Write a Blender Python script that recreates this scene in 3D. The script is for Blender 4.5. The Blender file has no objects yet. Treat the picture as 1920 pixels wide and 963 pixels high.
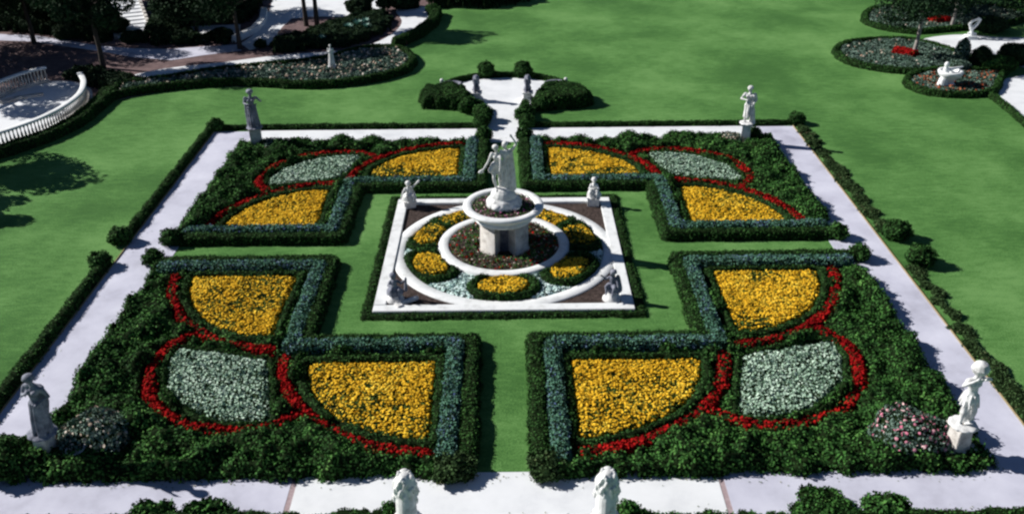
import bpy, bmesh, math, random
import numpy as np
from mathutils import Vector, Matrix
random.seed(7)
RNG = np.random.default_rng(11)
sc = bpy.context.scene
R = math.radians

# ------------------------------------------------------------------ camera
cam_d = bpy.data.cameras.new('camera')
cam = bpy.data.objects.new('camera', cam_d)
sc.collection.objects.link(cam)
cam_d.sensor_width = 36.0
cam_d.lens = 1725.86 / 1920 * 36.0
cam_d.clip_start = 0.1
cam_d.clip_end = 900
cr = Vector((0.9999409, -0.00755581, -0.00781642))
cu = Vector((0.01048763, 0.48110127, 0.87660229))
cf = Vector((0.00286295, 0.87663246, -0.48115209))
M = Matrix((cr, cu, -cf)).transposed().to_4x4()
M.translation = Vector((0.2097, -31.2244, 16.859))
cam.matrix_world = M
sc.camera = cam

# ------------------------------------------------------------------ sky, sun, exposure
SUN_EL, SUN_AZ = 32.5, 16.0            # light travels towards +X, slightly towards the camera
world = bpy.data.worlds.new("World")
sc.world = world
world.use_nodes = True
wn = world.node_tree.nodes
wl = world.node_tree.links
bg = wn['Background']
sky = wn.new('ShaderNodeTexSky')
sky.sky_type = 'NISHITA'
sky.sun_disc = False
sky.sun_elevation = R(SUN_EL)
sky.sun_rotation = math.atan2(-math.cos(R(SUN_AZ)), math.sin(R(SUN_AZ)))
wl.new(sky.outputs[0], bg.inputs[0])
bg.inputs[1].default_value = 0.05
sky.air_density = 0.5
sky.dust_density = 0.0
sky.ozone_density = 2.5
sd = bpy.data.lights.new('sun', 'SUN')
sd.energy = 5.0
sd.angle = R(0.5)
sd.color = (1.0, 0.965, 0.92)
sun = bpy.data.objects.new('sun', sd)
sc.collection.objects.link(sun)
d = Vector((math.cos(R(SUN_EL)) * math.cos(R(SUN_AZ)), -math.cos(R(SUN_EL)) * math.sin(R(SUN_AZ)), -math.sin(R(SUN_EL))))
sun.rotation_euler = d.to_track_quat('-Z', 'Y').to_euler()
sun.location = (-30, 8, 30)
vs = sc.view_settings
vs.view_transform = 'Standard'
vs.look = 'None'
vs.exposure = 0.42
vs.gamma = 1.0
vs.use_curve_mapping = False
sc.cycles.filter_width = 2.4
sc.cycles.max_bounces = 5

# ------------------------------------------------------------------ materials
def nodes(name):
    m = bpy.data.materials.new(name)
    m.use_nodes = True
    nt = m.node_tree
    b = nt.nodes['Principled BSDF']
    return m, nt, b

def ramp(nt, stops):
    r = nt.nodes.new('ShaderNodeValToRGB')
    e = r.color_ramp.elements
    e[0].position, e[0].color = stops[0][0], (*stops[0][1], 1)
    e[1].position, e[1].color = stops[-1][0], (*stops[-1][1], 1)
    for p, c in stops[1:-1]:
        x = e.new(p); x.color = (*c, 1)
    return r

def noise(nt, scale, detail=3, rough=0.6, coord='obj', stretch=None):
    n = nt.nodes.new('ShaderNodeTexNoise')
    n.inputs['Scale'].default_value = scale
    n.inputs['Detail'].default_value = detail
    n.inputs['Roughness'].default_value = rough
    g = nt.nodes.new('ShaderNodeNewGeometry')
    src = g.outputs['Position']
    if stretch:
        mp = nt.nodes.new('ShaderNodeMapping')
        mp.inputs['Scale'].default_value = stretch
        if len(stretch) > 3: pass
        nt.links.new(src, mp.inputs[0]); src = mp.outputs[0]
    nt.links.new(src, n.inputs['Vector'])
    return n

def leafmat(name, stops, rough=0.75, spec=0.07, blotch=None):
    """colour varies from leaf to leaf (island) and in soft patches"""
    m, nt, b = nodes(name)
    g = nt.nodes.new('ShaderNodeNewGeometry')
    r = ramp(nt, stops)
    n = noise(nt, 0.9 if blotch is None else blotch, 2)
    mx = nt.nodes.new('ShaderNodeMath'); mx.operation = 'MULTIPLY_ADD'
    nt.links.new(g.outputs['Random Per Island'], mx.inputs[0]); mx.inputs[1].default_value = 0.7
    m2 = nt.nodes.new('ShaderNodeMath'); m2.operation = 'MULTIPLY_ADD'
    nt.links.new(n.outputs['Fac'], m2.inputs[0]); m2.inputs[1].default_value = 1.1; m2.inputs[2].default_value = -0.4
    nt.links.new(m2.outputs[0], mx.inputs[2])
    nt.links.new(mx.outputs[0], r.inputs[0])
    nt.links.new(r.outputs[0], b.inputs['Base Color'])
    b.inputs['Roughness'].default_value = rough
    b.inputs['Specular IOR Level'].default_value = spec
    return m

def surf(name, stops, scale=3, rough=0.8, bump=0.0, bscale=30, spec=0.3, detail=5, fine=0.0):
    m, nt, b = nodes(name)
    n = noise(nt, scale, detail)
    r = ramp(nt, stops)
    src = n.outputs['Fac']
    if fine:
        n3 = noise(nt, bscale, 4, 0.7)
        mm = nt.nodes.new('ShaderNodeMath'); mm.operation = 'MULTIPLY_ADD'
        ma = nt.nodes.new('ShaderNodeMath'); ma.operation = 'SUBTRACT'
        nt.links.new(n3.outputs['Fac'], ma.inputs[0]); ma.inputs[1].default_value = 0.5
        nt.links.new(ma.outputs[0], mm.inputs[0]); mm.inputs[1].default_value = fine
        nt.links.new(src, mm.inputs[2]); src = mm.outputs[0]
    nt.links.new(src, r.inputs[0])
    nt.links.new(r.outputs[0], b.inputs['Base Color'])
    b.inputs['Roughness'].default_value = rough
    b.inputs['Specular IOR Level'].default_value = spec
    if bump:
        n2 = noise(nt, bscale, 4, 0.7)
        bp = nt.nodes.new('ShaderNodeBump')
        bp.inputs['Strength'].default_value = bump
        bp.inputs['Distance'].default_value = 0.02
        nt.links.new(n2.outputs['Fac'], bp.inputs['Height'])
        nt.links.new(bp.outputs[0], b.inputs['Normal'])
    return m

def lawn_mat():
    m, nt, b = nodes('lawn grass')
    n1 = noise(nt, 0.16, 5, 0.6)
    n2 = noise(nt, 3.2, 5, 0.8, stretch=(0.45, 1.3, 1))
    n3 = noise(nt, 16, 4, 0.85)
    a = nt.nodes.new('ShaderNodeMath'); a.operation = 'MULTIPLY_ADD'
    nt.links.new(n2.outputs['Fac'], a.inputs[0]); a.inputs[1].default_value = 0.60
    nt.links.new(n1.outputs['Fac'], a.inputs[2])
    c = nt.nodes.new('ShaderNodeMath'); c.operation = 'MULTIPLY_ADD'
    nt.links.new(n3.outputs['Fac'], c.inputs[0]); c.inputs[1].default_value = 0.95
    nt.links.new(a.outputs[0], c.inputs[2])
    r = ramp(nt, [(0.65, (0.052, 0.142, 0.034)), (0.745, (0.092, 0.224, 0.056)), (0.84, (0.155, 0.315, 0.096))])
    sc_ = nt.nodes.new('ShaderNodeMath'); sc_.operation = 'MULTIPLY'; sc_.inputs[1].default_value = 0.58
    nt.links.new(c.outputs[0], sc_.inputs[0]); nt.links.new(sc_.outputs[0], r.inputs[0])
    nt.links.new(r.outputs[0], b.inputs['Base Color'])
    b.inputs['Roughness'].default_value = 0.9
    b.inputs['Specular IOR Level'].default_value = 0.1
    bp = nt.nodes.new('ShaderNodeBump'); bp.inputs['Strength'].default_value = 0.9; bp.inputs['Distance'].default_value = 0.04
    nt.links.new(n3.outputs['Fac'], bp.inputs['Height']); nt.links.new(bp.outputs[0], b.inputs['Normal'])
    return m

MT = {}
MT['lawn'] = lawn_mat()
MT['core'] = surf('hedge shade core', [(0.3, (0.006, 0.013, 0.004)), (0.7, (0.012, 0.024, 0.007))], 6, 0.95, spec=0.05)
MT['hedge'] = leafmat('hedge leaves', [(0.0, (0.016, 0.046, 0.012)), (0.45, (0.027, 0.081, 0.019)), (0.85, (0.049, 0.132, 0.030)), (1, (0.081, 0.203, 0.046))])
MT['shrub'] = leafmat('groundcover leaves', [(0.0, (0.010, 0.034, 0.010)), (0.35, (0.026, 0.081, 0.018)), (0.75, (0.055, 0.163, 0.034)), (1, (0.124, 0.273, 0.065))], blotch=1.1)
MT['blue'] = leafmat('ageratum leaves', [(0.0, (0.05, 0.14, 0.085)), (0.5, (0.11, 0.25, 0.165)), (0.74, (0.11, 0.20, 0.19)), (0.87, (0.085, 0.115, 0.28)), (1, (0.20, 0.32, 0.29))], blotch=1.6)
MT['red'] = leafmat('red salvia', [(0.0, (0.09, 0.003, 0.004)), (0.5, (0.24, 0.006, 0.007)), (1, (0.42, 0.016, 0.012))], 0.9, 0.02)
MT['yellow'] = leafmat('yellow marigold', [(0.0, (0.42, 0.23, 0.012)), (0.35, (0.68, 0.38, 0.020)), (0.75, (0.80, 0.49, 0.032)), (1, (0.84, 0.60, 0.07))], 0.8, 0.05)
MT['yleaf'] = leafmat('marigold leaves', [(0, (0.03, 0.06, 0.012)), (0.6, (0.09, 0.14, 0.025)), (1, (0.20, 0.22, 0.04))])
MT['silver'] = leafmat('silver foliage', [(0.0, (0.16, 0.27, 0.175)), (0.5, (0.37, 0.53, 0.40)), (1, (0.64, 0.77, 0.65))], 0.7, 0.15)
MT['wleaf'] = leafmat('silver bed under leaves', [(0, (0.03, 0.06, 0.025)), (1, (0.09, 0.15, 0.07))])
MT['alyssum'] = leafmat('white alyssum', [(0.0, (0.28, 0.45, 0.38)), (0.4, (0.52, 0.70, 0.66)), (1, (0.75, 0.86, 0.84))], 0.7, 0.1)
MT['pink'] = leafmat('pink blossoms', [(0.0, (0.35, 0.05, 0.12)), (0.5, (0.60, 0.22, 0.30)), (1, (0.75, 0.55, 0.52))], 0.6, 0.1)
MT['magenta'] = leafmat('magenta blossoms', [(0.0, (0.22, 0.03, 0.14)), (0.5, (0.42, 0.12, 0.26)), (1, (0.60, 0.40, 0.40))], 0.6, 0.1)
MT['blush'] = leafmat('blush roses', [(0.0, (0.30, 0.16, 0.10)), (0.5, (0.42, 0.36, 0.28)), (1, (0.60, 0.55, 0.50))], 0.6, 0.1)
MT['grey'] = leafmat('grey green foliage', [(0.0, (0.037, 0.075, 0.056)), (0.5, (0.100, 0.163, 0.125)), (1, (0.225, 0.312, 0.263))])
MT['coral'] = leafmat('orange red blossoms', [(0.0, (0.16, 0.03, 0.012)), (0.6, (0.34, 0.09, 0.04)), (1, (0.45, 0.25, 0.14))])
MT['loose'] = leafmat('mixed low edging plants', [(0.0, (0.022, 0.040, 0.014)), (0.5, (0.045, 0.085, 0.030)), (0.8, (0.06, 0.12, 0.04)), (1, (0.12, 0.085, 0.05))])
MT['shade_stone'] = surf('shaded recess stone', [(0.30, (0.045, 0.05, 0.07)), (0.48, (0.10, 0.105, 0.14)), (0.75, (0.24, 0.24, 0.28))], 4.0, 0.85, 0.4, 25, fine=0.5)  # dark tone paints in the shade of the planter recesses
MT['agave'] = leafmat('pale succulent leaves', [(0.0, (0.10, 0.25, 0.20)), (1, (0.30, 0.50, 0.42))], 0.5, 0.3)
MT['olive'] = leafmat('yellowing leaves', [(0.0, (0.04, 0.07, 0.02)), (0.6, (0.10, 0.15, 0.04)), (1, (0.26, 0.24, 0.08))])
MT['tree'] = leafmat('tree foliage', [(0.0, (0.008, 0.020, 0.010)), (0.5, (0.014, 0.036, 0.016)), (1, (0.035, 0.075, 0.030))])
MT['bark'] = surf('dark bark', [(0.3, (0.03, 0.024, 0.02)), (0.7, (0.075, 0.06, 0.05))], 9, 0.9, 0.8, 25)
MT['palebark'] = surf('pale bark', [(0.3, (0.20, 0.18, 0.16)), (0.7, (0.36, 0.32, 0.30))], 9, 0.9, 0.6, 25)
MT['path_white'] = surf('pale concrete path', [(0.25, (0.58, 0.60, 0.63)), (0.5, (0.73, 0.75, 0.77)), (0.8, (0.80, 0.82, 0.84))], 0.8, 0.85, 0.15, 60, fine=0.25)
MT['path_lilac'] = surf('lavender grey gravel path', [(0.28, (0.38, 0.38, 0.46)), (0.5, (0.53, 0.535, 0.635)), (0.75, (0.64, 0.645, 0.745))], 0.6, 0.9, 0.3, 60, fine=0.35)
MT['seam'] = surf('brick seam', [(0.3, (0.30, 0.22, 0.23)), (0.7, (0.44, 0.35, 0.36))], 8, 0.9)
MT['edging'] = surf('sandy edging', [(0.3, (0.22, 0.17, 0.08)), (0.7, (0.34, 0.28, 0.15))], 5, 0.9)
MT['kerb'] = surf('white stone kerb', [(0.27, (0.56, 0.57, 0.56)), (0.48, (0.76, 0.78, 0.78)), (0.8, (0.84, 0.85, 0.84))], 2.6, 0.75, 0.25, 40, fine=0.45)
MT['marble'] = surf('weathered marble', [(0.30, (0.38, 0.38, 0.37)), (0.45, (0.64, 0.64, 0.63)), (0.7, (0.80, 0.80, 0.79))], 5.0, 0.7, 0.3, 40, fine=0.35)
MT['stone'] = surf('cream carved stone', [(0.30, (0.26, 0.24, 0.22)), (0.48, (0.52, 0.49, 0.45)), (0.72, (0.68, 0.66, 0.62))], 3.0, 0.8, 0.35, 30, fine=0.5)
MT['greystone'] = surf('lichened stone', [(0.28, (0.09, 0.10, 0.13)), (0.5, (0.19, 0.20, 0.25)), (0.75, (0.36, 0.37, 0.42))], 4.0, 0.85, 0.4, 25, fine=0.6)
MT['mulch'] = surf('bark mulch', [(0.3, (0.016, 0.010, 0.008)), (0.5, (0.045, 0.029, 0.024)), (0.75, (0.11, 0.08, 0.07))], 9, 0.95, 1.0, 30, fine=0.9)
MT['clay'] = surf('purple brown gravel', [(0.3, (0.09, 0.055, 0.055)), (0.5, (0.14, 0.09, 0.09)), (0.75, (0.20, 0.135, 0.13))], 1.5, 0.95, 0.6, 25, fine=0.6)

# ------------------------------------------------------------------ object helpers
COL = sc.collection
def tag(o, label=None, cat=None, group=None, kind=None):
    if label: o['label'] = label
    if cat: o['category'] = cat
    if group: o['group'] = group
    if kind: o['kind'] = kind
    return o

def empty(name, loc=(0, 0, 0), rz=0, label=None, cat=None, group=None):
    o = bpy.data.objects.new(name, None)
    COL.objects.link(o)
    o.location = loc; o.rotation_euler = (0, 0, rz)
    o.empty_display_size = 0.2
    return tag(o, label, cat, group)

def link(name, me, mats, parent=None, smooth=False):
    o = bpy.data.objects.new(name, me)
    COL.objects.link(o)
    if mats is not None and not me.materials:
        for m in (mats if isinstance(mats, (list, tuple)) else [mats]): me.materials.append(m)
    if smooth: me.polygons.foreach_set('use_smooth', [True] * len(me.polygons))
    if parent: o.parent = parent
    return o

def copy_tree(o, parent=None):
    c = o.copy(); COL.objects.link(c)
    if parent: c.parent = parent
    for ch in list(o.children): copy_tree(ch, c)
    return c

class Geo:
    """accumulates vertices and faces (quads / tris as lists) with material ids"""
    def __init__(s): s.v = []; s.f = []; s.m = []; s.n = 0
    def add(s, V, F, mi=0):
        V = np.asarray(V, float).reshape(-1, 3); F = np.asarray(F, int)
        s.v.append(V); s.f.append(F + s.n); s.m.append(np.full(len(F), mi)); s.n += len(V)
        return s
    def mesh(s, name):
        me = bpy.data.meshes.new(name)
        V = np.concatenate(s.v)
        me.vertices.add(len(V)); me.vertices.foreach_set('co', V.ravel())
        tot = sum(f.size for f in s.f); me.loops.add(tot)
        me.loops.foreach_set('vertex_index', np.concatenate([f.ravel() for f in s.f]))
        lens = np.concatenate([np.full(len(f), f.shape[1]) for f in s.f])
        st = np.concatenate([[0], np.cumsum(lens)[:-1]])
        me.polygons.add(len(lens)); me.polygons.foreach_set('loop_start', st)
        me.polygons.foreach_set('material_index', np.concatenate(s.m))
        me.update(calc_edges=True); me.validate()
        return me

# ---- value noise on the ground plane
_tab = RNG.random((256, 256))
def vn(x, y, s, off=0):
    x = x * s + 31.7 + off * 17.3; y = y * s + 57.1 + off * 9.1
    xi = np.floor(x).astype(int); yi = np.floor(y).astype(int)
    fx = x - xi; fy = y - yi
    fx = fx * fx * (3 - 2 * fx); fy = fy * fy * (3 - 2 * fy)
    a = _tab[xi % 256, yi % 256]; b = _tab[(xi + 1) % 256, yi % 256]
    c = _tab[xi % 256, (yi + 1) % 256]; d_ = _tab[(xi + 1) % 256, (yi + 1) % 256]
    return (a * (1 - fx) + b * fx) * (1 - fy) + (c * (1 - fx) + d_ * fx) * fy

# ---- signed distance (negative inside)
def seg_d(X, Y, a, b):
    ax, ay = a; bx, by = b
    dx, dy = bx - ax, by - ay
    t = np.clip(((X - ax) * dx + (Y - ay) * dy) / (dx * dx + dy * dy + 1e-12), 0, 1)
    return np.hypot(X - ax - t * dx, Y - ay - t * dy)

def sd_poly(P):
    P = [tuple(p) for p in P]
    def f(X, Y):
        dd = np.full(X.shape, 1e9); ins = np.zeros(X.shape, bool)
        for i in range(len(P)):
            a, b = P[i - 1], P[i]
            dd = np.minimum(dd, seg_d(X, Y, a, b))
            if a[1] != b[1]:
                c = ((a[1] > Y) != (b[1] > Y)) & (X < (b[0] - a[0]) * (Y - a[1]) / (b[1] - a[1]) + a[0])
                ins ^= c
        return np.where(ins, -dd, dd)
    f.box = (min(p[0] for p in P), min(p[1] for p in P), max(p[0] for p in P), max(p[1] for p in P))
    return f

def sd_line(P, w):
    def f(X, Y):
        dd = np.full(X.shape, 1e9)
        for a, b in zip(P[:-1], P[1:]): dd = np.minimum(dd, seg_d(X, Y, a, b))
        return dd - w / 2
    f.box = (min(p[0] for p in P) - w, min(p[1] for p in P) - w, max(p[0] for p in P) + w, max(p[1] for p in P) + w)
    return f

def smooth_line(P, n=8, closed=False):
    """Catmull-Rom through the points"""
    out = []
    N = len(P)
    rng = range(N) if closed else range(N - 1)
    g = (lambda i: P[i % N]) if closed else (lambda i: P[max(0, min(N - 1, i))])
    for i in rng:
        p0, p1, p2, p3 = (np.array(g(i + k), float) for k in (-1, 0, 1, 2))
        for k in range(n):
            t = k / n
            out.append(tuple(0.5 * ((2 * p1) + (-p0 + p2) * t + (2 * p0 - 5 * p1 + 4 * p2 - p3) * t * t + (-p0 + 3 * p1 - 3 * p2 + p3) * t ** 3)))
    if not closed: out.append(tuple(P[-1]))
    return out

def field_geo(G, sdf, h, edge, step, amp, ns, mi=0, wob=0.04, z0=0.0, seed=0):
    """a planting mass: height field over the region, rounded down to the ground at its edge"""
    x0, y0, x1, y1 = sdf.box
    m = 0.25
    xs = np.arange(x0 - m, x1 + m + step, step); ys = np.arange(y0 - m, y1 + m + step, step)
    X, Y = np.meshgrid(xs, ys)
    D = sdf(X, Y) + wob * (vn(X, Y, 2.3, seed) - 0.5) * 2 + wob * (vn(X, Y, 7.1, seed + 3) - 0.5)
    t = np.clip(-D / edge, 0, 1)
    prof = np.sqrt(np.clip(1 - (1 - t) ** 2, 0, 1))
    nz = (vn(X, Y, ns, seed + 1) * 0.6 + vn(X, Y, ns * 2.7, seed + 2) * 0.4) - 0.5
    Z = z0 + h * prof + 2 * amp * nz * prof
    Z = np.where(D > 0, z0 - 0.04, Z)
    keep_v = D < step * 1.2
    cell = keep_v[:-1, :-1] & keep_v[1:, :-1] & keep_v[:-1, 1:] & keep_v[1:, 1:]
    cell &= (D[:-1, :-1] < 0) | (D[1:, :-1] < 0) | (D[:-1, 1:] < 0) | (D[1:, 1:] < 0)
    idx = np.full(X.shape, -1)
    use = np.zeros(X.shape, bool)
    use[:-1, :-1] |= cell; use[1:, :-1] |= cell; use[:-1, 1:] |= cell; use[1:, 1:] |= cell
    idx[use] = np.arange(use.sum())
    V = np.stack([X[use], Y[use], Z[use]], 1)
    jy, jx = np.nonzero(cell)
    F = np.stack([idx[jy, jx], idx[jy, jx + 1], idx[jy + 1, jx + 1], idx[jy + 1, jx]], 1)
    G.add(V, F, mi)
    return V, F

def sample(V, F, dens, rng=RNG):
    """area-weighted random points (and normals) on quads"""
    T = np.concatenate([F[:, [0, 1, 2]], F[:, [0, 2, 3]]]) if F.shape[1] == 4 else F
    a, b, c = V[T[:, 0]], V[T[:, 1]], V[T[:, 2]]
    n = np.cross(b - a, c - a); ar = np.linalg.norm(n, axis=1) / 2
    tot = ar.sum(); N = max(1, int(tot * dens))
    k = rng.choice(len(T), N, p=ar / tot)
    u = rng.random(N); v = rng.random(N); fl = u + v > 1; u[fl] = 1 - u[fl]; v[fl] = 1 - v[fl]
    P = a[k] + (b - a)[k] * u[:, None] + (c - a)[k] * v[:, None]
    nn = n[k] / (np.linalg.norm(n[k], axis=1)[:, None] + 1e-9)
    nn[nn[:, 2] < 0] *= -1
    return P, nn

def frames(N, tilt, rng=RNG):
    n = N + rng.normal(0, tilt, N.shape); n /= np.linalg.norm(n, axis=1)[:, None]
    r = rng.normal(0, 1, N.shape)
    t = np.cross(n, r); t /= np.linalg.norm(t, axis=1)[:, None] + 1e-9
    return n, t, np.cross(n, t)

def leaves(G, P, N, size, mi, tilt=0.6, lift=0.02, aspect=1.7, rng=RNG):
    """folded leaf of two triangles-ish (one bent quad)"""
    n, t, b = frames(N, tilt, rng)
    s = (size * rng.uniform(0.65, 1.35, len(P)))[:, None]
    c = P + N * (rng.random(len(P)) * lift)[:, None]
    v0 = c - t * s * 0.5; v2 = c + t * s * 0.5 - n * s * 0.1
    v1 = c + b * s * 0.5 / aspect + n * s * 0.12; v3 = c - b * s * 0.5 / aspect + n * s * 0.12
    V = np.stack([v0, v1, v2, v3], 1).reshape(-1, 3)
    F = np.arange(len(P) * 4).reshape(-1, 4)
    G.add(V, F, mi)

def blossoms(G, P, N, size, mi, tilt=0.35, lift=0.03, k=6, dome=0.35, rng=RNG):
    n, t, b = frames(N, tilt, rng)
    s = (size * rng.uniform(0.7, 1.3, len(P)))[:, None]
    c = P + N * (rng.random(len(P)) * lift)[:, None]
    vs_ = [c + n * s * dome]
    for i in range(k):
        a = 2 * math.pi * i / k
        q = s * rng.uniform(0.8, 1.15, (len(P), 1))
        vs_.append(c + (t * math.cos(a) + b * math.sin(a)) * q - n * s * dome * 0.4)
    V = np.stack(vs_, 1).reshape(-1, 3)
    base = (np.arange(len(P)) * (k + 1))[:, None]
    F = np.concatenate([base + np.array([[0, 1 + i, 1 + (i + 1) % k]]) for i in range(k)])
    G.add(V, F, mi)

def hedge(name, sdf, h, label, cat='hedge', group=None, edge=0.13, step=0.07, amp=0.03, dens=330, size=0.075, lm='hedge', wob=0.05, seed=0, kind=None, parent=None):
    G = Geo()
    V, F = field_geo(G, sdf, h, edge, step, amp, 2.2, 0, wob, seed=seed)
    P, N = sample(V, F, dens)
    leaves(G, P, N, size, 1, 0.65, 0.05)
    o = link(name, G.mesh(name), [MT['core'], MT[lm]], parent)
    if parent is None: tag(o, label, cat, group, kind)
    return o

def bed(name, sdf, h, label, group, leafm, flowm, fdens, fsize, ldens=120, lsize=0.07, cat='flower bed', amp=0.03, step=0.09, thin=0.0, seed=0, tilt=0.35, shape='blossom', fk=6, blossom_name='blossoms', lift=0.04, flow2=None):
    """flower bed > foliage, blossoms"""
    x0, y0, x1, y1 = sdf.box
    cx, cy = (x0 + x1) / 2, (y0 + y1) / 2
    t = empty(name, (cx, cy, 0), 0, label, cat, group)
    G = Geo()
    V, F = field_geo(G, sdf, h, 0.10, step, amp, 3.0, 0, 0.03, seed=seed)
    P, N = sample(V, F, ldens)
    leaves(G, P, N, lsize, 1, 0.7, 0.03)
    for i, v in enumerate(G.v): G.v[i] = v - np.array([cx, cy, 0])
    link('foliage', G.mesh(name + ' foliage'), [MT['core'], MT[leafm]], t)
    P, N = sample(V, F, fdens)
    dn = vn(P[:, 0], P[:, 1], 0.8, seed + 20) * 0.6 + vn(P[:, 0], P[:, 1], 3.0, seed + 21) * 0.4
    keep = RNG.random(len(P)) > thin * np.clip((dn - 0.42) * 6, 0.12, 1)
    P, N = P[keep], N[keep]
    G = Geo()
    mi = 0
    for part_i, mm in enumerate([flowm] + ([flow2] if flow2 else [])):
        sel = np.ones(len(P), bool) if not flow2 else ((RNG.random(len(P)) < 0.5) == (part_i == 0))
        if shape == 'blossom': blossoms(G, P[sel], N[sel], fsize, part_i, tilt, lift, fk)
        else: leaves(G, P[sel], N[sel], fsize, part_i, tilt, lift, 1.5)
    for i, v in enumerate(G.v): G.v[i] = v - np.array([cx, cy, 0])
    o = link(blossom_name, G.mesh(name + ' ' + blossom_name), [MT[flowm]] + ([MT[flow2]] if flow2 else []), t)
    o['kind'] = 'stuff'
    return t

def prism(name, P, z0, z1, mat, parent=None, bevel=0.0):
    """flat polygon slab with sides"""
    bm = bmesh.new()
    vb = [bm.verts.new((x, y, z1)) for x, y in P]
    f = bm.faces.new(vb)
    if f.normal.z < 0: f.normal_flip()
    bm.normal_update()
    if f.normal.z < 0: f.normal_flip()
    r = bmesh.ops.extrude_face_region(bm, geom=[f])
    vv = [e for e in r['geom'] if isinstance(e, bmesh.types.BMVert)]
    for v in vv: v.co.z = z0
    bmesh.ops.triangulate(bm, faces=[g for g in bm.faces if len(g.verts) > 4])
    bmesh.ops.recalc_face_normals(bm, faces=bm.faces)
    me = bpy.data.meshes.new(name); bm.to_mesh(me); bm.free()
    return link(name, me, mat, parent)

def lathe(prof, seg=32, cap=True, arc=(0, 2 * math.pi)):
    """profile [(r,z)...] -> V,F"""
    n = len(prof)
    full = abs(arc[1] - arc[0] - 2 * math.pi) < 1e-6
    cnt = seg if full else seg + 1
    V = [(r * math.cos(arc[0] + (arc[1] - arc[0]) * i / seg), r * math.sin(arc[0] + (arc[1] - arc[0]) * i / seg), z) for i in range(cnt) for r, z in prof]
    F = []
    for i in range(seg):
        j = (i + 1) % cnt
        for k in range(n - 1):
            F.append((i * n + k, j * n + k, j * n + k + 1, i * n + k + 1))
    return np.array(V), np.array(F)

def lathe_obj(name, prof, mat, parent=None, seg=40, loc=(0, 0, 0)):
    V, F = lathe(prof, seg)
    G = Geo(); G.add(V, F)
    o = link(name, G.mesh(name), mat, parent, True)
    me = o.data
    bm = bmesh.new(); bm.from_mesh(me); bmesh.ops.remove_doubles(bm, verts=bm.verts, dist=1e-4); bmesh.ops.recalc_face_normals(bm, faces=bm.faces); bm.to_mesh(me); bm.free()
    o.location = loc
    return o

def box_bm(bm, c, s, bev=0.01, taper=1.0, rz=0):
    r = bmesh.ops.create_cube(bm, size=1)
    vs_ = r['verts']
    for v in vs_:
        k = taper if v.co.z > 0 else 1
        v.co = Vector((v.co.x * s[0] * k, v.co.y * s[1] * k, v.co.z * s[2]))
    if rz: bmesh.ops.rotate(bm, verts=vs_, matrix=Matrix.Rotation(rz, 3, 'Z'))
    bmesh.ops.translate(bm, verts=vs_, vec=Vector(c))
    if bev:
        es = list({e for v in vs_ for e in v.link_edges})
        bmesh.ops.bevel(bm, geom=es, offset=bev, segments=2, affect='EDGES')

def boxes(name, lst, mat, parent=None):
    bm = bmesh.new()
    for b in lst: box_bm(bm, *b)
    me = bpy.data.meshes.new(name); bm.to_mesh(me); bm.free()
    return link(name, me, mat, parent)

# ------------------------------------------------------------------ ground, paths
def sheet(name, x0, y0, x1, y1, z, mat):
    G = Geo(); G.add([(x0, y0, z), (x1, y0, z), (x1, y1, z), (x0, y1, z)], [(0, 1, 2, 3)])
    o = link(name, G.mesh(name), mat); o['kind'] = 'structure'; return o
sheet('lawn', -260, -260, 260, 260, 0.0, MT['lawn'])

def path(name, P, z, mat, kind='structure'):
    o = prism(name, P, -0.05, z, mat); o['kind'] = kind; return o
# walks round the parterre
path('front_path', [(-5.45, -14.35), (5.65, -14.35), (5.65, -12.45), (-5.45, -12.45)], 0.022, MT['path_white'])
path('front_path', [(-16.5, -14.35), (-5.60, -14.35), (-5.60, -12.45), (-16.5, -12.45)], 0.018, MT['path_lilac'])
path('front_path', [(5.80, -14.35), (17.0, -14.35), (17.0, -12.45), (5.80, -12.45)], 0.018, MT['path_lilac'])
path('path_seam', [(-5.60, -14.35), (-5.45, -14.35), (-5.45, -12.45), (-5.60, -12.45)], 0.012, MT['seam'])
path('path_seam', [(5.65, -14.35), (5.80, -14.35), (5.80, -12.45), (5.65, -12.45)], 0.012, MT['seam'])
path('entrance_path', [(-3.0, -17.5), (3.0, -17.5), (3.0, -14.352), (-3.0, -14.352)], 0.020, MT['path_white'])
path('left_path', [(-14.72, -12.448), (-12.7, -12.448), (-12.7, 13.0), (-14.72, 13.0)], 0.017, MT['path_lilac'])
path('right_path', [(12.7, -12.448), (14.72, -12.448), (14.72, 13.0), (12.7, 13.0)], 0.017, MT['path_lilac'])
path('back_path', [(-12.698, 11.2), (-0.9, 11.2), (-0.9, 13.08), (-12.698, 13.08)], 0.021, MT['path_white'])
path('back_path', [(-0.898, 11.2), (12.698, 11.2), (12.698, 13.08), (-0.898, 13.08)], 0.023, MT['path_white'])
path('bay_paving', [(-0.85, 13.085), (0.75, 13.085), (0.8, 16.4), (1.8, 16.6), (3.3, 18.6), (3.0, 20.0), (2.3, 20.7), (1.4, 21.2), (0.2, 21.35), (-1.1, 21.2), (-2.0, 20.9), (-2.7, 20.3), (-3.2, 19.0), (-1.9, 16.8), (-0.95, 16.4)], 0.022, MT['path_white'])
def edging(name, P, label):
    o = hedge_kerb = prism(name, P, -0.05, 0.06, MT['edging']); return tag(o, label, 'edging')
edging('path_edging', [(14.725, -12.5), (14.755, -12.5), (14.755, 13.05), (14.725, 13.05)], 'thin sandy edging strip along the outer side of the right hand path')
edging('path_edging', [(-14.755, -12.5), (-14.725, -12.5), (-14.725, 13.05), (-14.755, 13.05)], 'thin sandy edging strip along the outer side of the left hand path')

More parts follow.
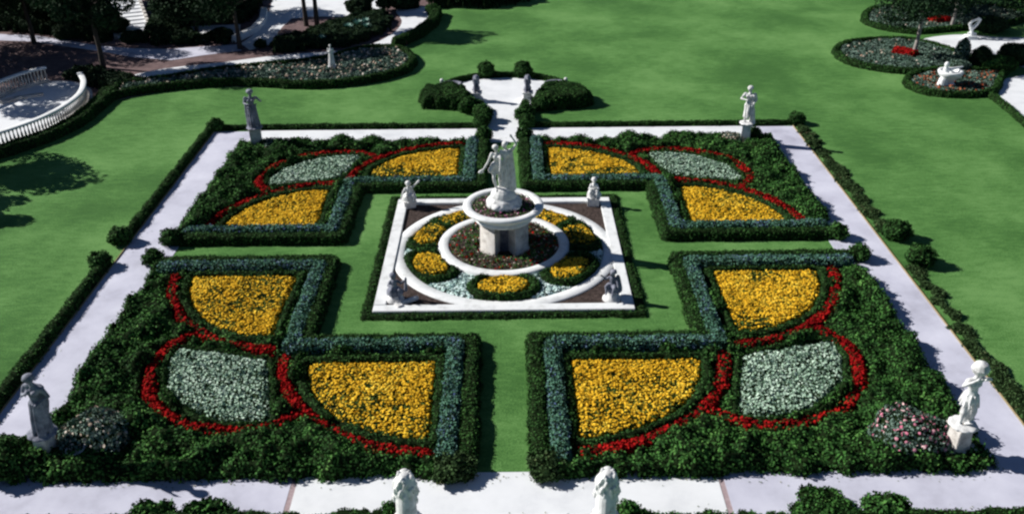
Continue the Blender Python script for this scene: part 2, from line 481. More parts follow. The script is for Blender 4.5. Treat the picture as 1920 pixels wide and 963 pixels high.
# left terrace
pc = smooth_line
path('terrace_ground', [(-42, 46), (-42, 9), (-26.5, 9.2), (-24.8, 11.0), (-23.4, 12.6), (-22.5, 15), (-22.3, 17.6), (-18.3, 20.3), (-11.7, 20.0), (-8.4, 21.5), (-6.5, 25), (-6.3, 29), (-5.3, 34), (-5.3, 46)], 0.008, MT['clay'])
path('terrace_path', [(-36.0, 32.4), (-32.1, 31.7), (-26.5, 28.9), (-24.2, 28.3), (-22.0, 28.1), (-19.7, 28.6), (-17.6, 29.0), (-17.0, 27.6), (-19.2, 26.6), (-20.9, 25.6), (-22.8, 26.1), (-23.9, 26.5), (-26.1, 27.7), (-31.6, 30.2), (-35.5, 30.8)], 0.020, MT['path_lilac'])
path('terrace_court', [(-17.45, 29.2), (-17.0, 32), (-17.3, 35.1), (-17.6, 38.5), (-18.6, 45), (-6.4, 45), (-7.7, 41.1), (-9.6, 37.1), (-11.0, 35.9), (-13.4, 36.2), (-15.4, 35.7), (-15.6, 32.1), (-15.2, 29.2), (-16.5, 27.7)], 0.021, MT['path_white'])
path('terrace_walk', pc([(-22.5, 22.0), (-21.0, 23.7), (-17.4, 25.1), (-14.4, 26.4), (-10.5, 27.4), (-8.6, 29.0), (-7.5, 31.8), (-7.3, 34.7), (-8.0, 38.1), (-5.6, 38.9), (-5.2, 36.4), (-5.6, 33.2), (-6.9, 29.0), (-8.7, 26.8), (-10.3, 25.7), (-14.9, 24.6), (-17.2, 23.6), (-20.2, 22.2)], 4, True), 0.024, MT['path_white'])
path('terrace_patch', [(-22.6, 33.3), (-21.3, 33.9), (-18.7, 34.1), (-18.2, 31.9), (-19.7, 30.6), (-20.4, 29.7), (-21.5, 31.5)], 0.022, MT['path_white'])
path('court_floor', pc([(-27.3, 8.6), (-29.6, 12.5), (-29.4, 17), (-28.2, 20.4), (-26.4, 21.6), (-24.2, 20.6), (-22.9, 17.8), (-22.85, 14.6), (-23.7, 11.9), (-25.2, 9.6)], 6, True), 0.030, MT['path_white'])
path('right_court', pc([(27.0, 28.0), (28.5, 29.2), (30.8, 29.7), (32.4, 29.0), (34.4, 28.8), (40, 28.6), (40, 20.5), (33.5, 20.8), (31.1, 22.5), (30.9, 24.2), (28.5, 25.7), (27.2, 26.7)], 3, True), 0.022, MT['path_white'])
path('right_walk', [(27.6, 18.4), (29.1, 20.3), (31.1, 21.2), (36, 22.0), (40, 20), (40, 4), (26.6, 4), (26.9, 12.4), (27.1, 16.0)], 0.018, MT['path_white'])

# stairs on the left terrace: broad flight climbing away
def stairs():
    t = empty('garden_stairs', (-25.2, 31.2, 0), R(24), 'pale stone garden stairs climbing between the dark trees at upper left', 'stairs')
    lst = []
    for i in range(13):
        lst.append(((0, 0.35 + 0.85 * i, 0.05 + 0.035 * i), (2.1, 0.87, 0.10 + 0.07 * i), 0.012))
    boxes('steps', lst, MT['path_white'], t)
    for sx in (-1, 1):
        boxes('side_wall', [((sx * 1.16, 0.35 + 0.85 * i, 0.13 + 0.035 * i), (0.2, 0.87, 0.26 + 0.07 * i), 0.01) for i in range(13)], MT['stone'], t)
stairs()

# ------------------------------------------------------------------ parterre quarters
QS = [('front left', -1, -1), ('front right', 1, -1), ('back left', -1, 1), ('back right', 1, 1)]
def sw(P): return [(y, x) for x, y in P]
YEL = [(2.1, 7.55), (6.05, 7.6), (5.95, 8.5), (5.5, 9.45), (4.75, 10.3), (3.8, 10.85), (3.0, 11.15), (2.1, 11.3)]
WHT = [(7.45, 7.45), (8.9, 7.05), (10.4, 6.7), (10.45, 7.6), (10.1, 8.7), (9.45, 9.45), (8.7, 10.1), (7.6, 10.45), (6.7, 10.4), (7.05, 8.9)]
RC = smooth_line([(6.85, 7.4), (6.62, 8.5), (6.15, 9.5), (5.3, 10.5), (4.25, 11.25), (3.2, 11.7), (2.1, 11.9)], 4)
RB = smooth_line([(6.0, 10.25), (7.0, 10.85), (8.2, 10.8), (9.4, 10.35), (10.35, 9.4), (10.8, 8.2), (10.85, 7.0), (10.25, 6.0)], 4)
LH = [(1.0, 12.45), (1.0, 6.4), (6.4, 6.4), (6.4, 1.0), (12.75, 1.0)]
BL = [(1.53, 12.2), (1.53, 6.78), (6.78, 6.78), (6.78, 1.53), (12.5, 1.53)]
QUAD = [(1.25, 6.6), (6.6, 6.6), (6.6, 1.25), (13.0, 1.25), (13.0, 12.62), (1.25, 12.62)]
for qi, (qn, sx, sy) in enumerate(QS):
    ky = 1.0 if sy < 0 else 0.885
    kx = 1.0 if sx < 0 else 1.01
    def T(P): return [(x * sx * kx, y * sy * ky) for x, y in P]
    sy_ = sd_poly(T(YEL)); sy2 = sd_poly(T(sw(YEL))); swt = sd_poly(T(WHT))
    rc = sd_line(T(RC), 0.40); rc2 = sd_line(T(sw(RC)), 0.40); rb = sd_line(T(RB), 0.40)
    lh = sd_line(T(LH), 0.54); bl = sd_line(T(BL), 0.56)
    hedge('clipped_hedge', lh, 0.36, 'low clipped green hedge stepping round the inner lawn side of the %s quarter' % qn, 'hedge', 'clipped hedges along the inner lawn', seed=qi)
    bed('flower_ribbon', bl, 0.42, 'blue green ageratum ribbon just inside the clipped hedge of the %s quarter' % qn, 'blue flower ribbons', 'blue', 'blue', 300, 0.07, 260, 0.09, seed=qi + 5, shape='leaf', tilt=0.7, lift=0.08, amp=0.07)
    for nm, s_, off in (('along the central strip', sy_, 0), ('along the cross strip', sy2, 1)):
        bed('flower_bed', s_, 0.20, 'golden yellow marigold bed %s in the %s quarter' % (nm, qn), 'yellow flower beds', 'yleaf', 'yellow', 430, 0.041, 300, 0.08, seed=qi * 2 + off, thin=(0.55, 0.66, 0.45, 0.76, 0.80, 0.40, 0.85, 0.5)[qi * 2 + off], tilt=0.4, amp=0.04, lift=0.06)
        def ring(X, Y, s=s_): dd = s(X, Y); return np.maximum(-dd + 0.03, dd - 0.36)
        b_ = s_.box; ring.box = (b_[0] - .4, b_[1] - .4, b_[2] + .4, b_[3] + .4)
        hedge('border_hedge', ring, 0.27, 'low dark hedge round the yellow bed %s in the %s quarter' % (nm, qn), 'hedge', 'hedges round the flower beds', seed=qi + 9 + off, edge=0.12)
    bed('flower_bed', swt, 0.20, 'pale silvery green bed in the scalloped corner of the %s quarter' % qn, 'silver flower beds', 'wleaf', 'silver', 430, 0.092, 160, 0.08, seed=qi + 31, thin=0.25, shape='leaf', tilt=0.55, lift=0.08, blossom_name='silver_leaves')
    def ringw(X, Y, s=swt): dd = s(X, Y); return np.maximum(-dd + 0.03, dd - 0.27)
    b_ = swt.box; ringw.box = (b_[0] - .4, b_[1] - .4, b_[2] + .4, b_[3] + .4)
    hedge('border_hedge', ringw, 0.25, 'low dark hedge round the silvery bed of the %s quarter' % qn, 'hedge', 'hedges round the flower beds', seed=qi + 17, edge=0.1)
    for nm, s_, off in (('curving round the yellow bed by the central strip', rc, 0), ('curving round the yellow bed by the cross strip', rc2, 1), ('forming the outer scallop round the silvery bed', rb, 2)):
        bed('flower_ribbon', s_, 0.25, 'red salvia ribbon %s, %s quarter' % (nm, qn), 'red flower ribbons', 'shrub', 'red', 420, 0.048, 120, 0.07, seed=qi * 3 + off + 40, thin=0.60, tilt=0.6, lift=0.07)
    quad = sd_poly(T(QUAD))
    def gc(X, Y, quad=quad, a=sy_, b=sy2, c=swt, e=rc, f=rc2, g=rb, h_=bl):
        inner = np.minimum.reduce([a(X, Y) - 0.33, b(X, Y) - 0.33, c(X, Y) - 0.24, e(X, Y) - 0.0, f(X, Y) - 0.0, g(X, Y) - 0.0, h_(X, Y)])
        return np.maximum(quad(X, Y), -inner)
    gc.box = quad.box
    G = Geo()
    V, F = field_geo(G, gc, 0.34, 0.22, 0.07, 0.40, 1.35, 0, 0.14, seed=qi + 60)
    P, N = sample(V, F, 260)
    leaves(G, P, N, 0.10, 1, 0.5, 0.10)
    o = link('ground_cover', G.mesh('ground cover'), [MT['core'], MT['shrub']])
    tag(o, 'dark leafy ground cover filling the outer corner of the %s quarter' % qn, 'ground cover', None, 'stuff')

# ------------------------------------------------------------------ round bushes
def bush(loc, r, h, label, lm='hedge', group='round clipped bushes by the paths', dens=420, size=0.08, flow=None, fdens=0, fsize=0.05, cat='bush', name='round_bush', ragged=0.12, seed=0):
    t = empty(name, (loc[0], loc[1], 0), random.random() * 6, label, cat, group) if flow else None
    nu, nv = 22, 12
    V = []; 
    rr = np.random.default_rng(seed + 100)
    ph = rr.random(6) * 6
    for j in range(nv + 1):
        th = math.pi * j / nv * 0.92
        for i in range(nu):
            a = 2 * math.pi * i / nu
            k = 1 + ragged * (math.sin(3 * a + ph[0] + 2 * th) * 0.5 + math.sin(5 * a + ph[1] - 3 * th) * 0.35 + math.sin(7 * th + ph[2] + 2 * a) * 0.35)
            V.append((r * k * math.sin(th) * math.cos(a), r * k * math.sin(th) * math.sin(a), h * 0.5 + h * 0.5 * k * math.cos(th)))
    V = np.array(V)
    F = np.array([(j * nu + i, j * nu + (i + 1) % nu, (j + 1) * nu + (i + 1) % nu, (j + 1) * nu + i) for j in range(nv) for i in range(nu)])
    G = Geo(); G.add(V, F, 0)
    P, N0 = sample(V, F, dens)
    c = np.array([0, 0, h * 0.45]); N = (P - c) / (np.linalg.norm(P - c, axis=1)[:, None] + 1e-6)
    leaves(G, P, N, size, 1, 0.7, 0.09)
    if not flow:
        o = link(name, G.mesh(name), [MT['core'], MT[lm]])
        o.location = (loc[0], loc[1], 0); return tag(o, label, cat, group)
    link('foliage', G.mesh(name + ' foliage'), [MT['core'], MT[lm]], t)
    P, N0 = sample(V, F, fdens)
    N = (P - c) / (np.linalg.norm(P - c, axis=1)[:, None] + 1e-6)
    sel = P[:, 2] > h * 0.25
    G = Geo(); blossoms(G, P[sel], N[sel], fsize, 0, 0.6, 0.12)
    o = link('blossoms', G.mesh(name + ' blossoms'), [MT[flow]], t); o['kind'] = 'stuff'
    return t

BS = [((-13.05, 0.85), .45, .62, 'round dark bush ending the cross strip hedge at the left path, back side', 'hedge'),
      ((-13.2, -0.75), .40, .6, 'round dark bush ending the cross strip hedge at the left path, front side', 'hedge'),
      ((13.1, 0.8), .42, .6, 'round bush ending the cross strip hedge at the right path, back side', 'hedge'),
      ((13.35, -0.95), .42, .62, 'round bush ending the cross strip hedge at the right path, front side', 'hedge'),
      ((-1.35, -12.45), .62, .5, 'brownish green round bush at the front path, left of the central strip', 'loose'),
      ((1.15, -12.45), .55, .5, 'brownish green round bush at the front path, right of the central strip', 'loose'),
      ((-1.0, 11.3), .42, .75, 'round bush at the back path, left of the central strip', 'hedge'),
      ((1.0, 11.3), .42, .75, 'round bush at the back path, right of the central strip', 'hedge'),
      ((-15.1, 1.0), .46, .66, 'round dark bush outside the left path, back side of its gap', 'hedge'),
      ((-15.15, -0.95), .42, .62, 'round dark bush outside the left path, front side of its gap', 'hedge'),
      ((15.4, 0.75), .55, .72, 'round dark bush outside the right path, back side of its gap', 'hedge'),
      ((15.5, -1.35), .55, .74, 'round dark bush outside the right path, front side of its gap', 'hedge'),
      ((-14.7, 13.3), .42, .6, 'dark bush at the far left corner of the walks', 'hedge'),
      ((15.0, 13.4), .45, .6, 'dark bush at the far right corner of the walks', 'hedge'),
      ((-13.35, -12.05), .85, .85, 'large round bush in front of the near left corner statue', 'hedge'),
      ((-1.1, 14.3), .55, .85, 'dark bush halfway down the left side of the short entry walk', 'hedge'),
      ((1.1, 14.3), .55, .85, 'dark bush halfway down the right side of the short entry walk', 'hedge'),
      ((-1.15, 13.3), .42, .7, 'small dark bush where the entry walk meets the back path, left side', 'hedge'),
      ((1.15, 13.3), .42, .7, 'small dark bush where the entry walk meets the back path, right side', 'hedge'),
      ((-1.85, 15.7), .62, .8, 'dark bush at the bottom left of the stone paved bay', 'hedge'),
      ((1.95, 15.9), .6, .7, 'dark bush at the bottom right of the stone paved bay', 'hedge'),
      ((-1.05, 21.6), .5, .95, 'dark round bush behind the paved bay, left one', 'hedge'),
      ((1.1, 21.6), .55, .95, 'dark round bush behind the paved bay, right one', 'hedge'),
      ((-8.7, -14.3), .62, .62, 'dark ragged bush at the bottom edge, left of the pair on the left', 'shrub'),
      ((-7.35, -14.35), .72, .60, 'dark ragged bush at the bottom edge, right of the pair on the left', 'shrub'),
      ((-2.75, -14.35), .3, .75, 'small pointed bush beside the left seated stone beast', 'shrub'),
      ((3.1, -14.45), .42, .7, 'small bush beside the right seated stone beast', 'shrub'),
      ((8.0, -14.4), .95, .52, 'dark ragged bush at the bottom edge, left of the pair on the right', 'shrub'),
      ((9.5, -14.35), .62, .66, 'dark ragged bush at the bottom edge, right of the pair on the right', 'shrub'),
      ((12.25, 11.0), .36, .75, 'small dark round shrub tucked beside the far right corner statue', 'hedge'),
      ((-5.25, 36.5), .5, .8, 'green bush at the top end of the curving terrace walk', 'hedge')]
for i, (l, r_, h_, lb, lm) in enumerate(BS):
    bush(l, r_ * .88, h_ * .9, lb, lm, seed=i, size=.10, dens=340, ragged=0.22 if lm == 'hedge' else 0.3)
bush((-11.35, -11.15), 0.95, 0.75, 'rose bush with pale cream and pink flowers beside the near left corner statue', 'grey', None, 300, 0.10, 'blush', 40, 0.05, 'rose bush', 'rose_bush', 0.16, 50)
bush((11.15, -11.45), 0.95, 0.8, 'rose bush covered in pink blossoms beside the near right corner statue', 'grey', None, 300, 0.09, 'pink', 30, 0.05, 'rose bush', 'rose_bush', 0.18, 51)
bush((11.0, 10.6), 0.75, 0.45, 'low pale pink flowering plant beside the far right corner statue', 'grey', None, 300, 0.09, 'blush', 60, 0.05, 'flowering plant', 'flowering_plant', 0.18, 52)
bush((-11.3, 10.75), 0.55, 0.4, 'low pale flowering plant at the foot of the far left corner statue', 'grey', None, 300, 0.09, 'blush', 40, 0.045, 'flowering plant', 'flowering_plant', 0.18, 53)

# ------------------------------------------------------------------ boundary hedges
def lh(P, w, h, label, seed=0, **k): return hedge('boundary_hedge', sd_line(P, w), h, label, 'hedge', 'hedges outside the walks', seed=seed, **k)
lh([(-15.02, 1.3), (-14.98, 13.2)], 0.38, 0.28, 'dark low hedge outside the left path, back half', 70)
lh([(-14.98, -13.5), (-15.02, -1.3)], 0.42, 0.30, 'dark low hedge outside the left path, front half', 71)
lh([(15.15, 1.2), (15.1, 13.2)], 0.5, 0.13, 'low loose hedge outside the right path, back half', 72, wob=0.25, lm='loose', amp=.08)
lh([(15.1, -13.5), (15.15, -1.8)], 0.5, 0.13, 'low loose hedge outside the right path, front half', 73, wob=0.25, lm='loose', amp=.08)
lh([(-14.7, 13.35), (-1.2, 13.3)], 0.30, 0.26, 'low clipped hedge behind the back path, left half', 74)
lh([(1.2, 13.35), (14.8, 13.3)], 0.30, 0.24, 'low clipped hedge behind the back path, right half', 75)
lh([(-1.15, 13.6), (-1.2, 16.0)], 0.45, 0.5, 'short dark hedge lining the left side of the entry walk', 76)
lh([(1.1, 13.6), (1.15, 16.0)], 0.45, 0.5, 'short dark hedge lining the right side of the entry walk', 77)
lh([(-16.5, -14.6), (-3.0, -14.6)], 0.6, 0.55, 'clipped hedge along the bottom edge, left of the two stone beasts', 78, wob=0.12)
lh([(3.0, -14.65), (17, -14.65)], 0.6, 0.46, 'clipped hedge along the bottom edge, right of the two stone beasts', 79, wob=0.12)
lh(smooth_line([(-3.3, 20.1), (-2.4, 21.0), (-1.1, 21.55), (0.2, 21.65), (1.4, 21.55), (2.6, 20.9), (3.4, 20.1)], 4), 0.3, 0.3, 'thin curved hedge behind the paved bay', 80)
hedge('hedge_mass', sd_poly([(-4.6, 17.0), (-4.4, 18.3), (-3.3, 18.9), (-2.2, 18.5), (-1.75, 16.8), (-2.0, 15.9), (-3.0, 15.9), (-4.3, 16.2)]), 0.72, 'dark bushy hedge wing left of the paved bay', 'hedge', 'hedge wings beside the bay', edge=0.3, amp=0.09, wob=0.15, seed=81)
hedge('hedge_mass', sd_poly([(4.9, 16.7), (4.3, 18.3), (3.3, 18.9), (2.2, 18.5), (1.55, 16.8), (1.8, 15.8), (3.0, 15.8), (4.6, 16.1)]), 0.72, 'dark bushy hedge wing right of the paved bay', 'hedge', 'hedge wings beside the bay', edge=0.3, amp=0.09, wob=0.15, seed=82)
# low hedge round the fountain square
def sq_ring(X, Y):
    m_ = np.maximum(np.abs(X), np.abs(Y)); return np.abs(m_ - 4.70) - 0.17
sq_ring.box = (-5, -5, 5, 5)
hedge('clipped_hedge', sq_ring, 0.11, 'very low dark hedge framing the white square kerb in the middle', 'hedge', None, seed=90, edge=0.1, size=0.065)

# ------------------------------------------------------------------ central square
t = empty('square_kerb', (0, 0, 0), 0, 'white square stone kerb joined to a round inner kerb about the central planter', 'kerb')
bm = bmesh.new()
for c, s in (((0, -4.29, .06), (9.0, .42, .14)), ((0, 4.29, .06), (9.0, .42, .14)), ((-4.29, 0, .061), (.42, 8.154, .138)), ((4.29, 0, .061), (.42, 8.154, .138))):
    box_bm(bm, c, s, 0.02)
me = bpy.data.meshes.new('kerb'); bm.to_mesh(me); bm.free()
link('outer_kerb', me, MT['kerb'], t)
lathe_obj('round_kerb', [(3.82, 0.0), (3.82, .06), (3.84, .08), (4.28, .08), (4.30, .06), (4.30, 0.0)], MT['kerb'], t, 96)
o = prism('soil', [(-4.08, -4.08), (4.08, -4.08), (4.08, 4.08), (-4.08, 4.08)], -0.02, 0.035, MT['mulch']); o['kind'] = 'structure'

# petals
PY = 0.30      # the planter stands a little behind the middle of the square
PA = [(270, 3.22), (321, 3.15), (12, 3.05), (52, 2.95), (90, 2.95), (128, 2.95), (164, 3.05), (211, 3.15)]
petal_words = ['nearest the camera', 'front right of the planter', 'right of the planter, in its shadow', 'behind the planter to the right', 'hidden directly behind the planter', 'behind the planter to the left', 'left of the planter', 'front left of the planter']
for i, (a, rr_) in enumerate(PA):
    cx, cy = rr_ * math.cos(R(a)), PY + rr_ * math.sin(R(a))
    ta = R(a)
    def pet(X, Y, cx=cx, cy=cy, ta=ta, rx=0.62, ry=0.92):
        u = (X - cx) * math.cos(ta) + (Y - cy) * math.sin(ta); v = -(X - cx) * math.sin(ta) + (Y - cy) * math.cos(ta)
        return (np.hypot(u / rx, v / ry) - 1) * min(rx, ry)
    pet.box = (cx - 1.05, cy - 1.05, cx + 1.05, cy + 1.05)
    def phd(X, Y, pet=pet, cx=cx, cy=cy, ta=ta):
        u = (X - cx) * math.cos(ta) + (Y - cy) * math.sin(ta); v = -(X - cx) * math.sin(ta) + (Y - cy) * math.cos(ta)
        o_ = (np.hypot(u / 1.04, v / 1.32) - 1) * 1.04
        rad = np.hypot(X, Y)
        return np.maximum.reduce([-pet(X, Y) + 0.0, o_, 2.58 - np.hypot(X, Y - PY), rad - 3.8])
    phd.box = (cx - 1.4, cy - 1.4, cx + 1.4, cy + 1.4)
    hedge('petal_hedge', phd, 0.27 + 0.004 * (i % 3), 'petal shaped dark hedge %s' % petal_words[i], 'hedge', 'petal hedges round the planter', seed=i + 95, edge=0.14, step=0.06, wob=0.03)
    def petc(X, Y, pet=pet): return np.maximum.reduce([pet(X, Y), 2.58 - np.hypot(X, Y - PY), np.hypot(X, Y) - 3.62])
    petc.box = pet.box
    bed('flower_bed', petc, 0.25, 'small yellow marigold patch in the petal %s' % petal_words[i], 'yellow petal beds', 'yleaf', 'yellow', 420, 0.040, 260, 0.08, seed=i + 5, thin=0.75, tilt=0.35, step=0.07)
def aly(X, Y):
    rad = np.hypot(X, Y)
    dd = np.full(X.shape, 1e9)
    for a, rr_ in PA:
        ta = R(a); cx, cy = rr_ * math.cos(ta), PY + rr_ * math.sin(ta)
        u = (X - cx) * math.cos(ta) + (Y - cy) * math.sin(ta); v = -(X - cx) * math.sin(ta) + (Y - cy) * math.cos(ta)
        dd = np.minimum(dd, (np.hypot(u / 1.04, v / 1.32) - 1) * 1.04)
    return np.maximum.reduce([-dd, 2.6 - np.hypot(X, Y - PY), rad - 3.80])
aly.box = (-3.9, -3.9, 3.9, 3.9)
bed('flower_bed', aly, 0.10, 'white alyssum filling between the petals and the round kerb', None, 'wleaf', 'alyssum', 300, 0.05, 60, 0.06, step=0.07, thin=0.25, amp=0.02, tilt=0.5)

# leaf litter blown against the hedges on the walks
P = []
for x0, y0, x1, y1, n in ((-12.98, -12.3, -12.98, 12.5, 260), (13.2, -12.3, 13.2, 12, 260), (-14.6, -12.3, -14.6, 12.5, 200), (-13, -12.72, 13, -12.72, 330), (-16, -14.2, 16, -14.2, 300), (-13, 11.6, 13, 11.6, 160)):
    tt = RNG.random(n); w_ = RNG.normal(0, .16, (n, 2))
    P.append(np.stack([x0 + (x1 - x0) * tt + w_[:, 0], y0 + (y1 - y0) * tt + w_[:, 1], np.full(n, .03)], 1))
P = np.concatenate(P); G = Geo(); leaves(G, P, np.tile([0, 0, 1.0], (len(P), 1)), .05, 0, .15, .01)
o = link('leaf_litter', G.mesh('leaf litter'), MT['olive']); tag(o, 'small fallen leaves scattered along the edges of the walks', 'leaves', None, 'stuff')

# ------------------------------------------------------------------ the big planter
t = empty('stone_planter', (0, PY, 0), 0, 'huge round cream stone planter on a pillared foot, statue group standing in it', 'planter')
lathe_obj('base_ring', [(2.13, 0.0), (2.13, .16), (2.17, .20), (2.48, .20), (2.53, .16), (2.55, .0)], MT['kerb'], t, 96)
lathe_obj('core_drum', [(0.42, 0.0), (0.42, 1.35)], MT['shade_stone'], t, 32)  # shade in the gaps between pillars is put into this dark colour
G = Geo()
for k in range(4):
    a0 = R(48 + 90 * k - 22); a1 = R(48 + 90 * k + 22)
    prof = [(0.4, 0.05), (1.07, 0.05), (1.07, 0.18), (1.0, 0.22), (0.99, 1.30), (0.4, 1.30)]
    V, F = lathe(prof, 14, arc=(a0, a1)); G.add(V, F)
    n = len(prof)
    for e in (0, 14): G.add(V[e * n:(e + 1) * n], np.array([[0, 1, 2, 3], [0, 3, 4, 5]]))
o = link('pillars', G.mesh('pillars'), MT['stone'], t)
lathe_obj('bowl', [(0.0, 1.28), (1.08, 1.28), (1.12, 1.31), (1.12, 1.38), (1.04, 1.41), (1.07, 1.46), (1.25, 1.55), (1.40, 1.64), (1.42, 1.68), (1.48, 1.70), (1.53, 1.75), (1.53, 1.81), (1.48, 1.86), (1.38, 1.87), (1.25, 1.86), (1.21, 1.82), (1.20, 1.70), (0.0, 1.70)], MT['kerb'], t, 72)
def annulus(r0, r1):
    def f(X, Y): rad = np.hypot(X, Y); return np.maximum(r0 - rad, rad - r1)
    f.box = (-r1, -r1, r1, r1); return f
def planted(name, r0, r1, z, h, leafm, flowm, fd, fs, label, ld=300, flow2=None):
    t = empty(name, (0, PY, z), 0, label, 'planting')
    G = Geo(); V, F = field_geo(G, annulus(r0, r1), h, 0.12, 0.06, 0.04, 3.0, 0, 0.0)
    P, N = sample(V, F, ld); leaves(G, P, N, 0.085, 1, 0.8, 0.08)
    link('foliage', G.mesh(name), [MT['mulch'], MT[leafm]], t)
    P, N = sample(V, F, fd); G = Geo(); h_ = len(P) // 2
    blossoms(G, P[:h_], N[:h_], fs, 0, 0.5, 0.08)
    blossoms(G, P[h_:], N[h_:], fs * 0.8, 1, 0.5, 0.08)
    o = link('blossoms', G.mesh(name + ' blossoms'), [MT[flowm], MT[flow2 or flowm]], t); o['kind'] = 'stuff'
planted('bedding_plants', 1.05, 2.12, 0.04, 0.13, 'shrub', 'red', 42, 0.05, 'red flowers and green leaves in the ring bed under the big planter', 210, 'blush')
planted('bedding_plants', 0.2, 1.20, 1.69, 0.10, 'shrub', 'magenta', 55, 0.04, 'purple and pink bedding plants filling the bowl of the big planter', 160, 'blush')

# ------------------------------------------------------------------ sculpture toolkit
class Fig:
    def __init__(s): s.bm = bmesh.new()
    def ell(s, c, r, rot=None, seg=14):
        q = bmesh.ops.create_uvsphere(s.bm, u_segments=seg, v_segments=max(6, seg // 2 + 2), radius=1)['verts']
        for v in q: v.co = Vector((v.co.x * r[0], v.co.y * r[1], v.co.z * r[2]))
        if rot: bmesh.ops.rotate(s.bm, verts=q, matrix=Matrix.Rotation(rot[0], 3, 'X') @ Matrix.Rotation(rot[1], 3, 'Y') @ Matrix.Rotation(rot[2], 3, 'Z'))
        bmesh.ops.translate(s.bm, verts=q, vec=Vector(c))
    def cap(s, a, ra, b, rb, seg=10, flat=1.0):
        a, b = Vector(a), Vector(b)
        ax = (b - a); L = ax.length
        if L < 1e-5: return
        ax.normalize()
        ref = Vector((0, 1, 0)) if abs(ax.y) < 0.9 else Vector((1, 0, 0))
        u = ax.cross(ref).normalized(); w = ax.cross(u).normalized()
        rings = []
        for t_, off in ((-1.0, 0.15), (-0.7, 0.72), (0, 1)):
            rings.append((a + ax * ra * t_, ra * off))
        for k in (0.33, 0.66): rings.append((a + ax * L * k, ra + (rb - ra) * k))
        for t_, off in ((0, 1), (0.7, 0.72), (1.0, 0.15)):
            rings.append((b + ax * rb * t_, rb * off))
        prev = None; first = None
        for c, r in rings:
            cur = [s.bm.verts.new(c + u * r * math.cos(2 * math.pi * i / seg) + w * r * flat * math.sin(2 * math.pi * i / seg)) for i in range(seg)]
            if prev:
                for i in range(seg): s.bm.faces.new((prev[i], prev[(i + 1) % seg], cur[(i + 1) % seg], cur[i]))
            else: first = cur
            prev = cur
        s.bm.faces.new(list(reversed(first))); s.bm.faces.new(prev)
    def chain(s, pts):
        for (a, ra), (b, rb) in zip(pts[:-1], pts[1:]): s.cap(a, ra, b, rb)
    def hand(s, w, dr, side, r=0.030, k=1.0):
        """palm with four fingers and a thumb, slightly curled"""
        w = Vector(w); dr = Vector(dr).normalized(); side = Vector(side); side = (side - dr * side.dot(dr)).normalized()
        nrm = dr.cross(side)
        p = w + dr * 0.075 * k
        s.cap(w, 0.024 * k, p, 0.034 * k)
        for i, (L, o) in enumerate(((.070, -1.5), (.082, -.5), (.078, .5), (.060, 1.5))):
            b0 = p + side * o * 0.017 * k
            m_ = b0 + dr * L * 0.55 * k + side * o * 0.006 - nrm * 0.008
            e = m_ + dr * L * 0.4 * k - nrm * 0.022 * k
            s.cap(b0, .0105 * k, m_, .010 * k, 6); s.cap(m_, .010 * k, e, .008 * k, 6)
        b0 = w + dr * 0.03 * k - side * 0.028 * k
        m_ = b0 + (dr * 0.6 - side * 0.8) * 0.045 * k
        s.cap(b0, .013 * k, m_, .011 * k, 6); s.cap(m_, .011 * k, m_ + dr * 0.03 * k, .009 * k, 6)
    def head(s, c, look=(0, -1, 0), tilt=0.0, r=1.0, hair=1.0, hat=0.0, bun=True):
        c = Vector(c); L = Vector(look).normalized(); up = Vector((0, 0, 1)); up = (up - L * up.dot(L) * 0.6).normalized(); sd_ = L.cross(up).normalized()
        up = (up + sd_ * tilt).normalized()
        s.ell(c, (0.078 * r, 0.088 * r, 0.108 * r))
        s.cap(c - up * 0.05 * r + L * 0.025 * r, 0.052 * r, c - up * 0.085 * r + L * 0.05 * r, 0.032 * r)      # jaw, chin
        s.cap(c + L * 0.085 * r + up * 0.015 * r, 0.010 * r, c + L * 0.108 * r - up * 0.022 * r, 0.015 * r, 6)    # nose
        s.cap(c + L * 0.078 * r + up * 0.028 * r - sd_ * 0.04 * r, 0.013 * r, c + L * 0.078 * r + up * 0.028 * r + sd_ * 0.04 * r, 0.013 * r, 6)  # brow
        s.cap(c + L * 0.086 * r - up * 0.048 * r - sd_ * 0.018 * r, 0.010 * r, c + L * 0.086 * r - up * 0.048 * r + sd_ * 0.018 * r, 0.010 * r, 6)  # mouth
        for q in (-1, 1): s.ell(c + sd_ * q * 0.078 * r, (0.016 * r, 0.02 * r, 0.03 * r))
        for k in range(16):                                                                                       # curls of hair
            a = k / 16 * math.pi * 2
            for lv, rad in ((0.02, 0.085), (0.065, 0.07)):
                dv = sd_ * math.cos(a) * rad + L * (math.sin(a) * rad - 0.02) + up * lv
                if math.sin(a) > 0.55 and lv < 0.05: continue
                s.ell(c + dv * r, (0.026 * hair * r,) * 3, seg=8)
        s.ell(c + up * 0.05 * r - L * 0.03 * r, (0.085 * hair * r, 0.09 * hair * r, 0.08 * r))
        if bun: s.ell(c - L * 0.115 * r + up * 0.01 * r, (0.045 * r,) * 3)
        if hat:
            s.cap(c + up * 0.07 * r, hat, c + up * 0.085 * r, hat * 0.96)
            s.ell(c + up * 0.11 * r, (0.1, 0.1, 0.08))
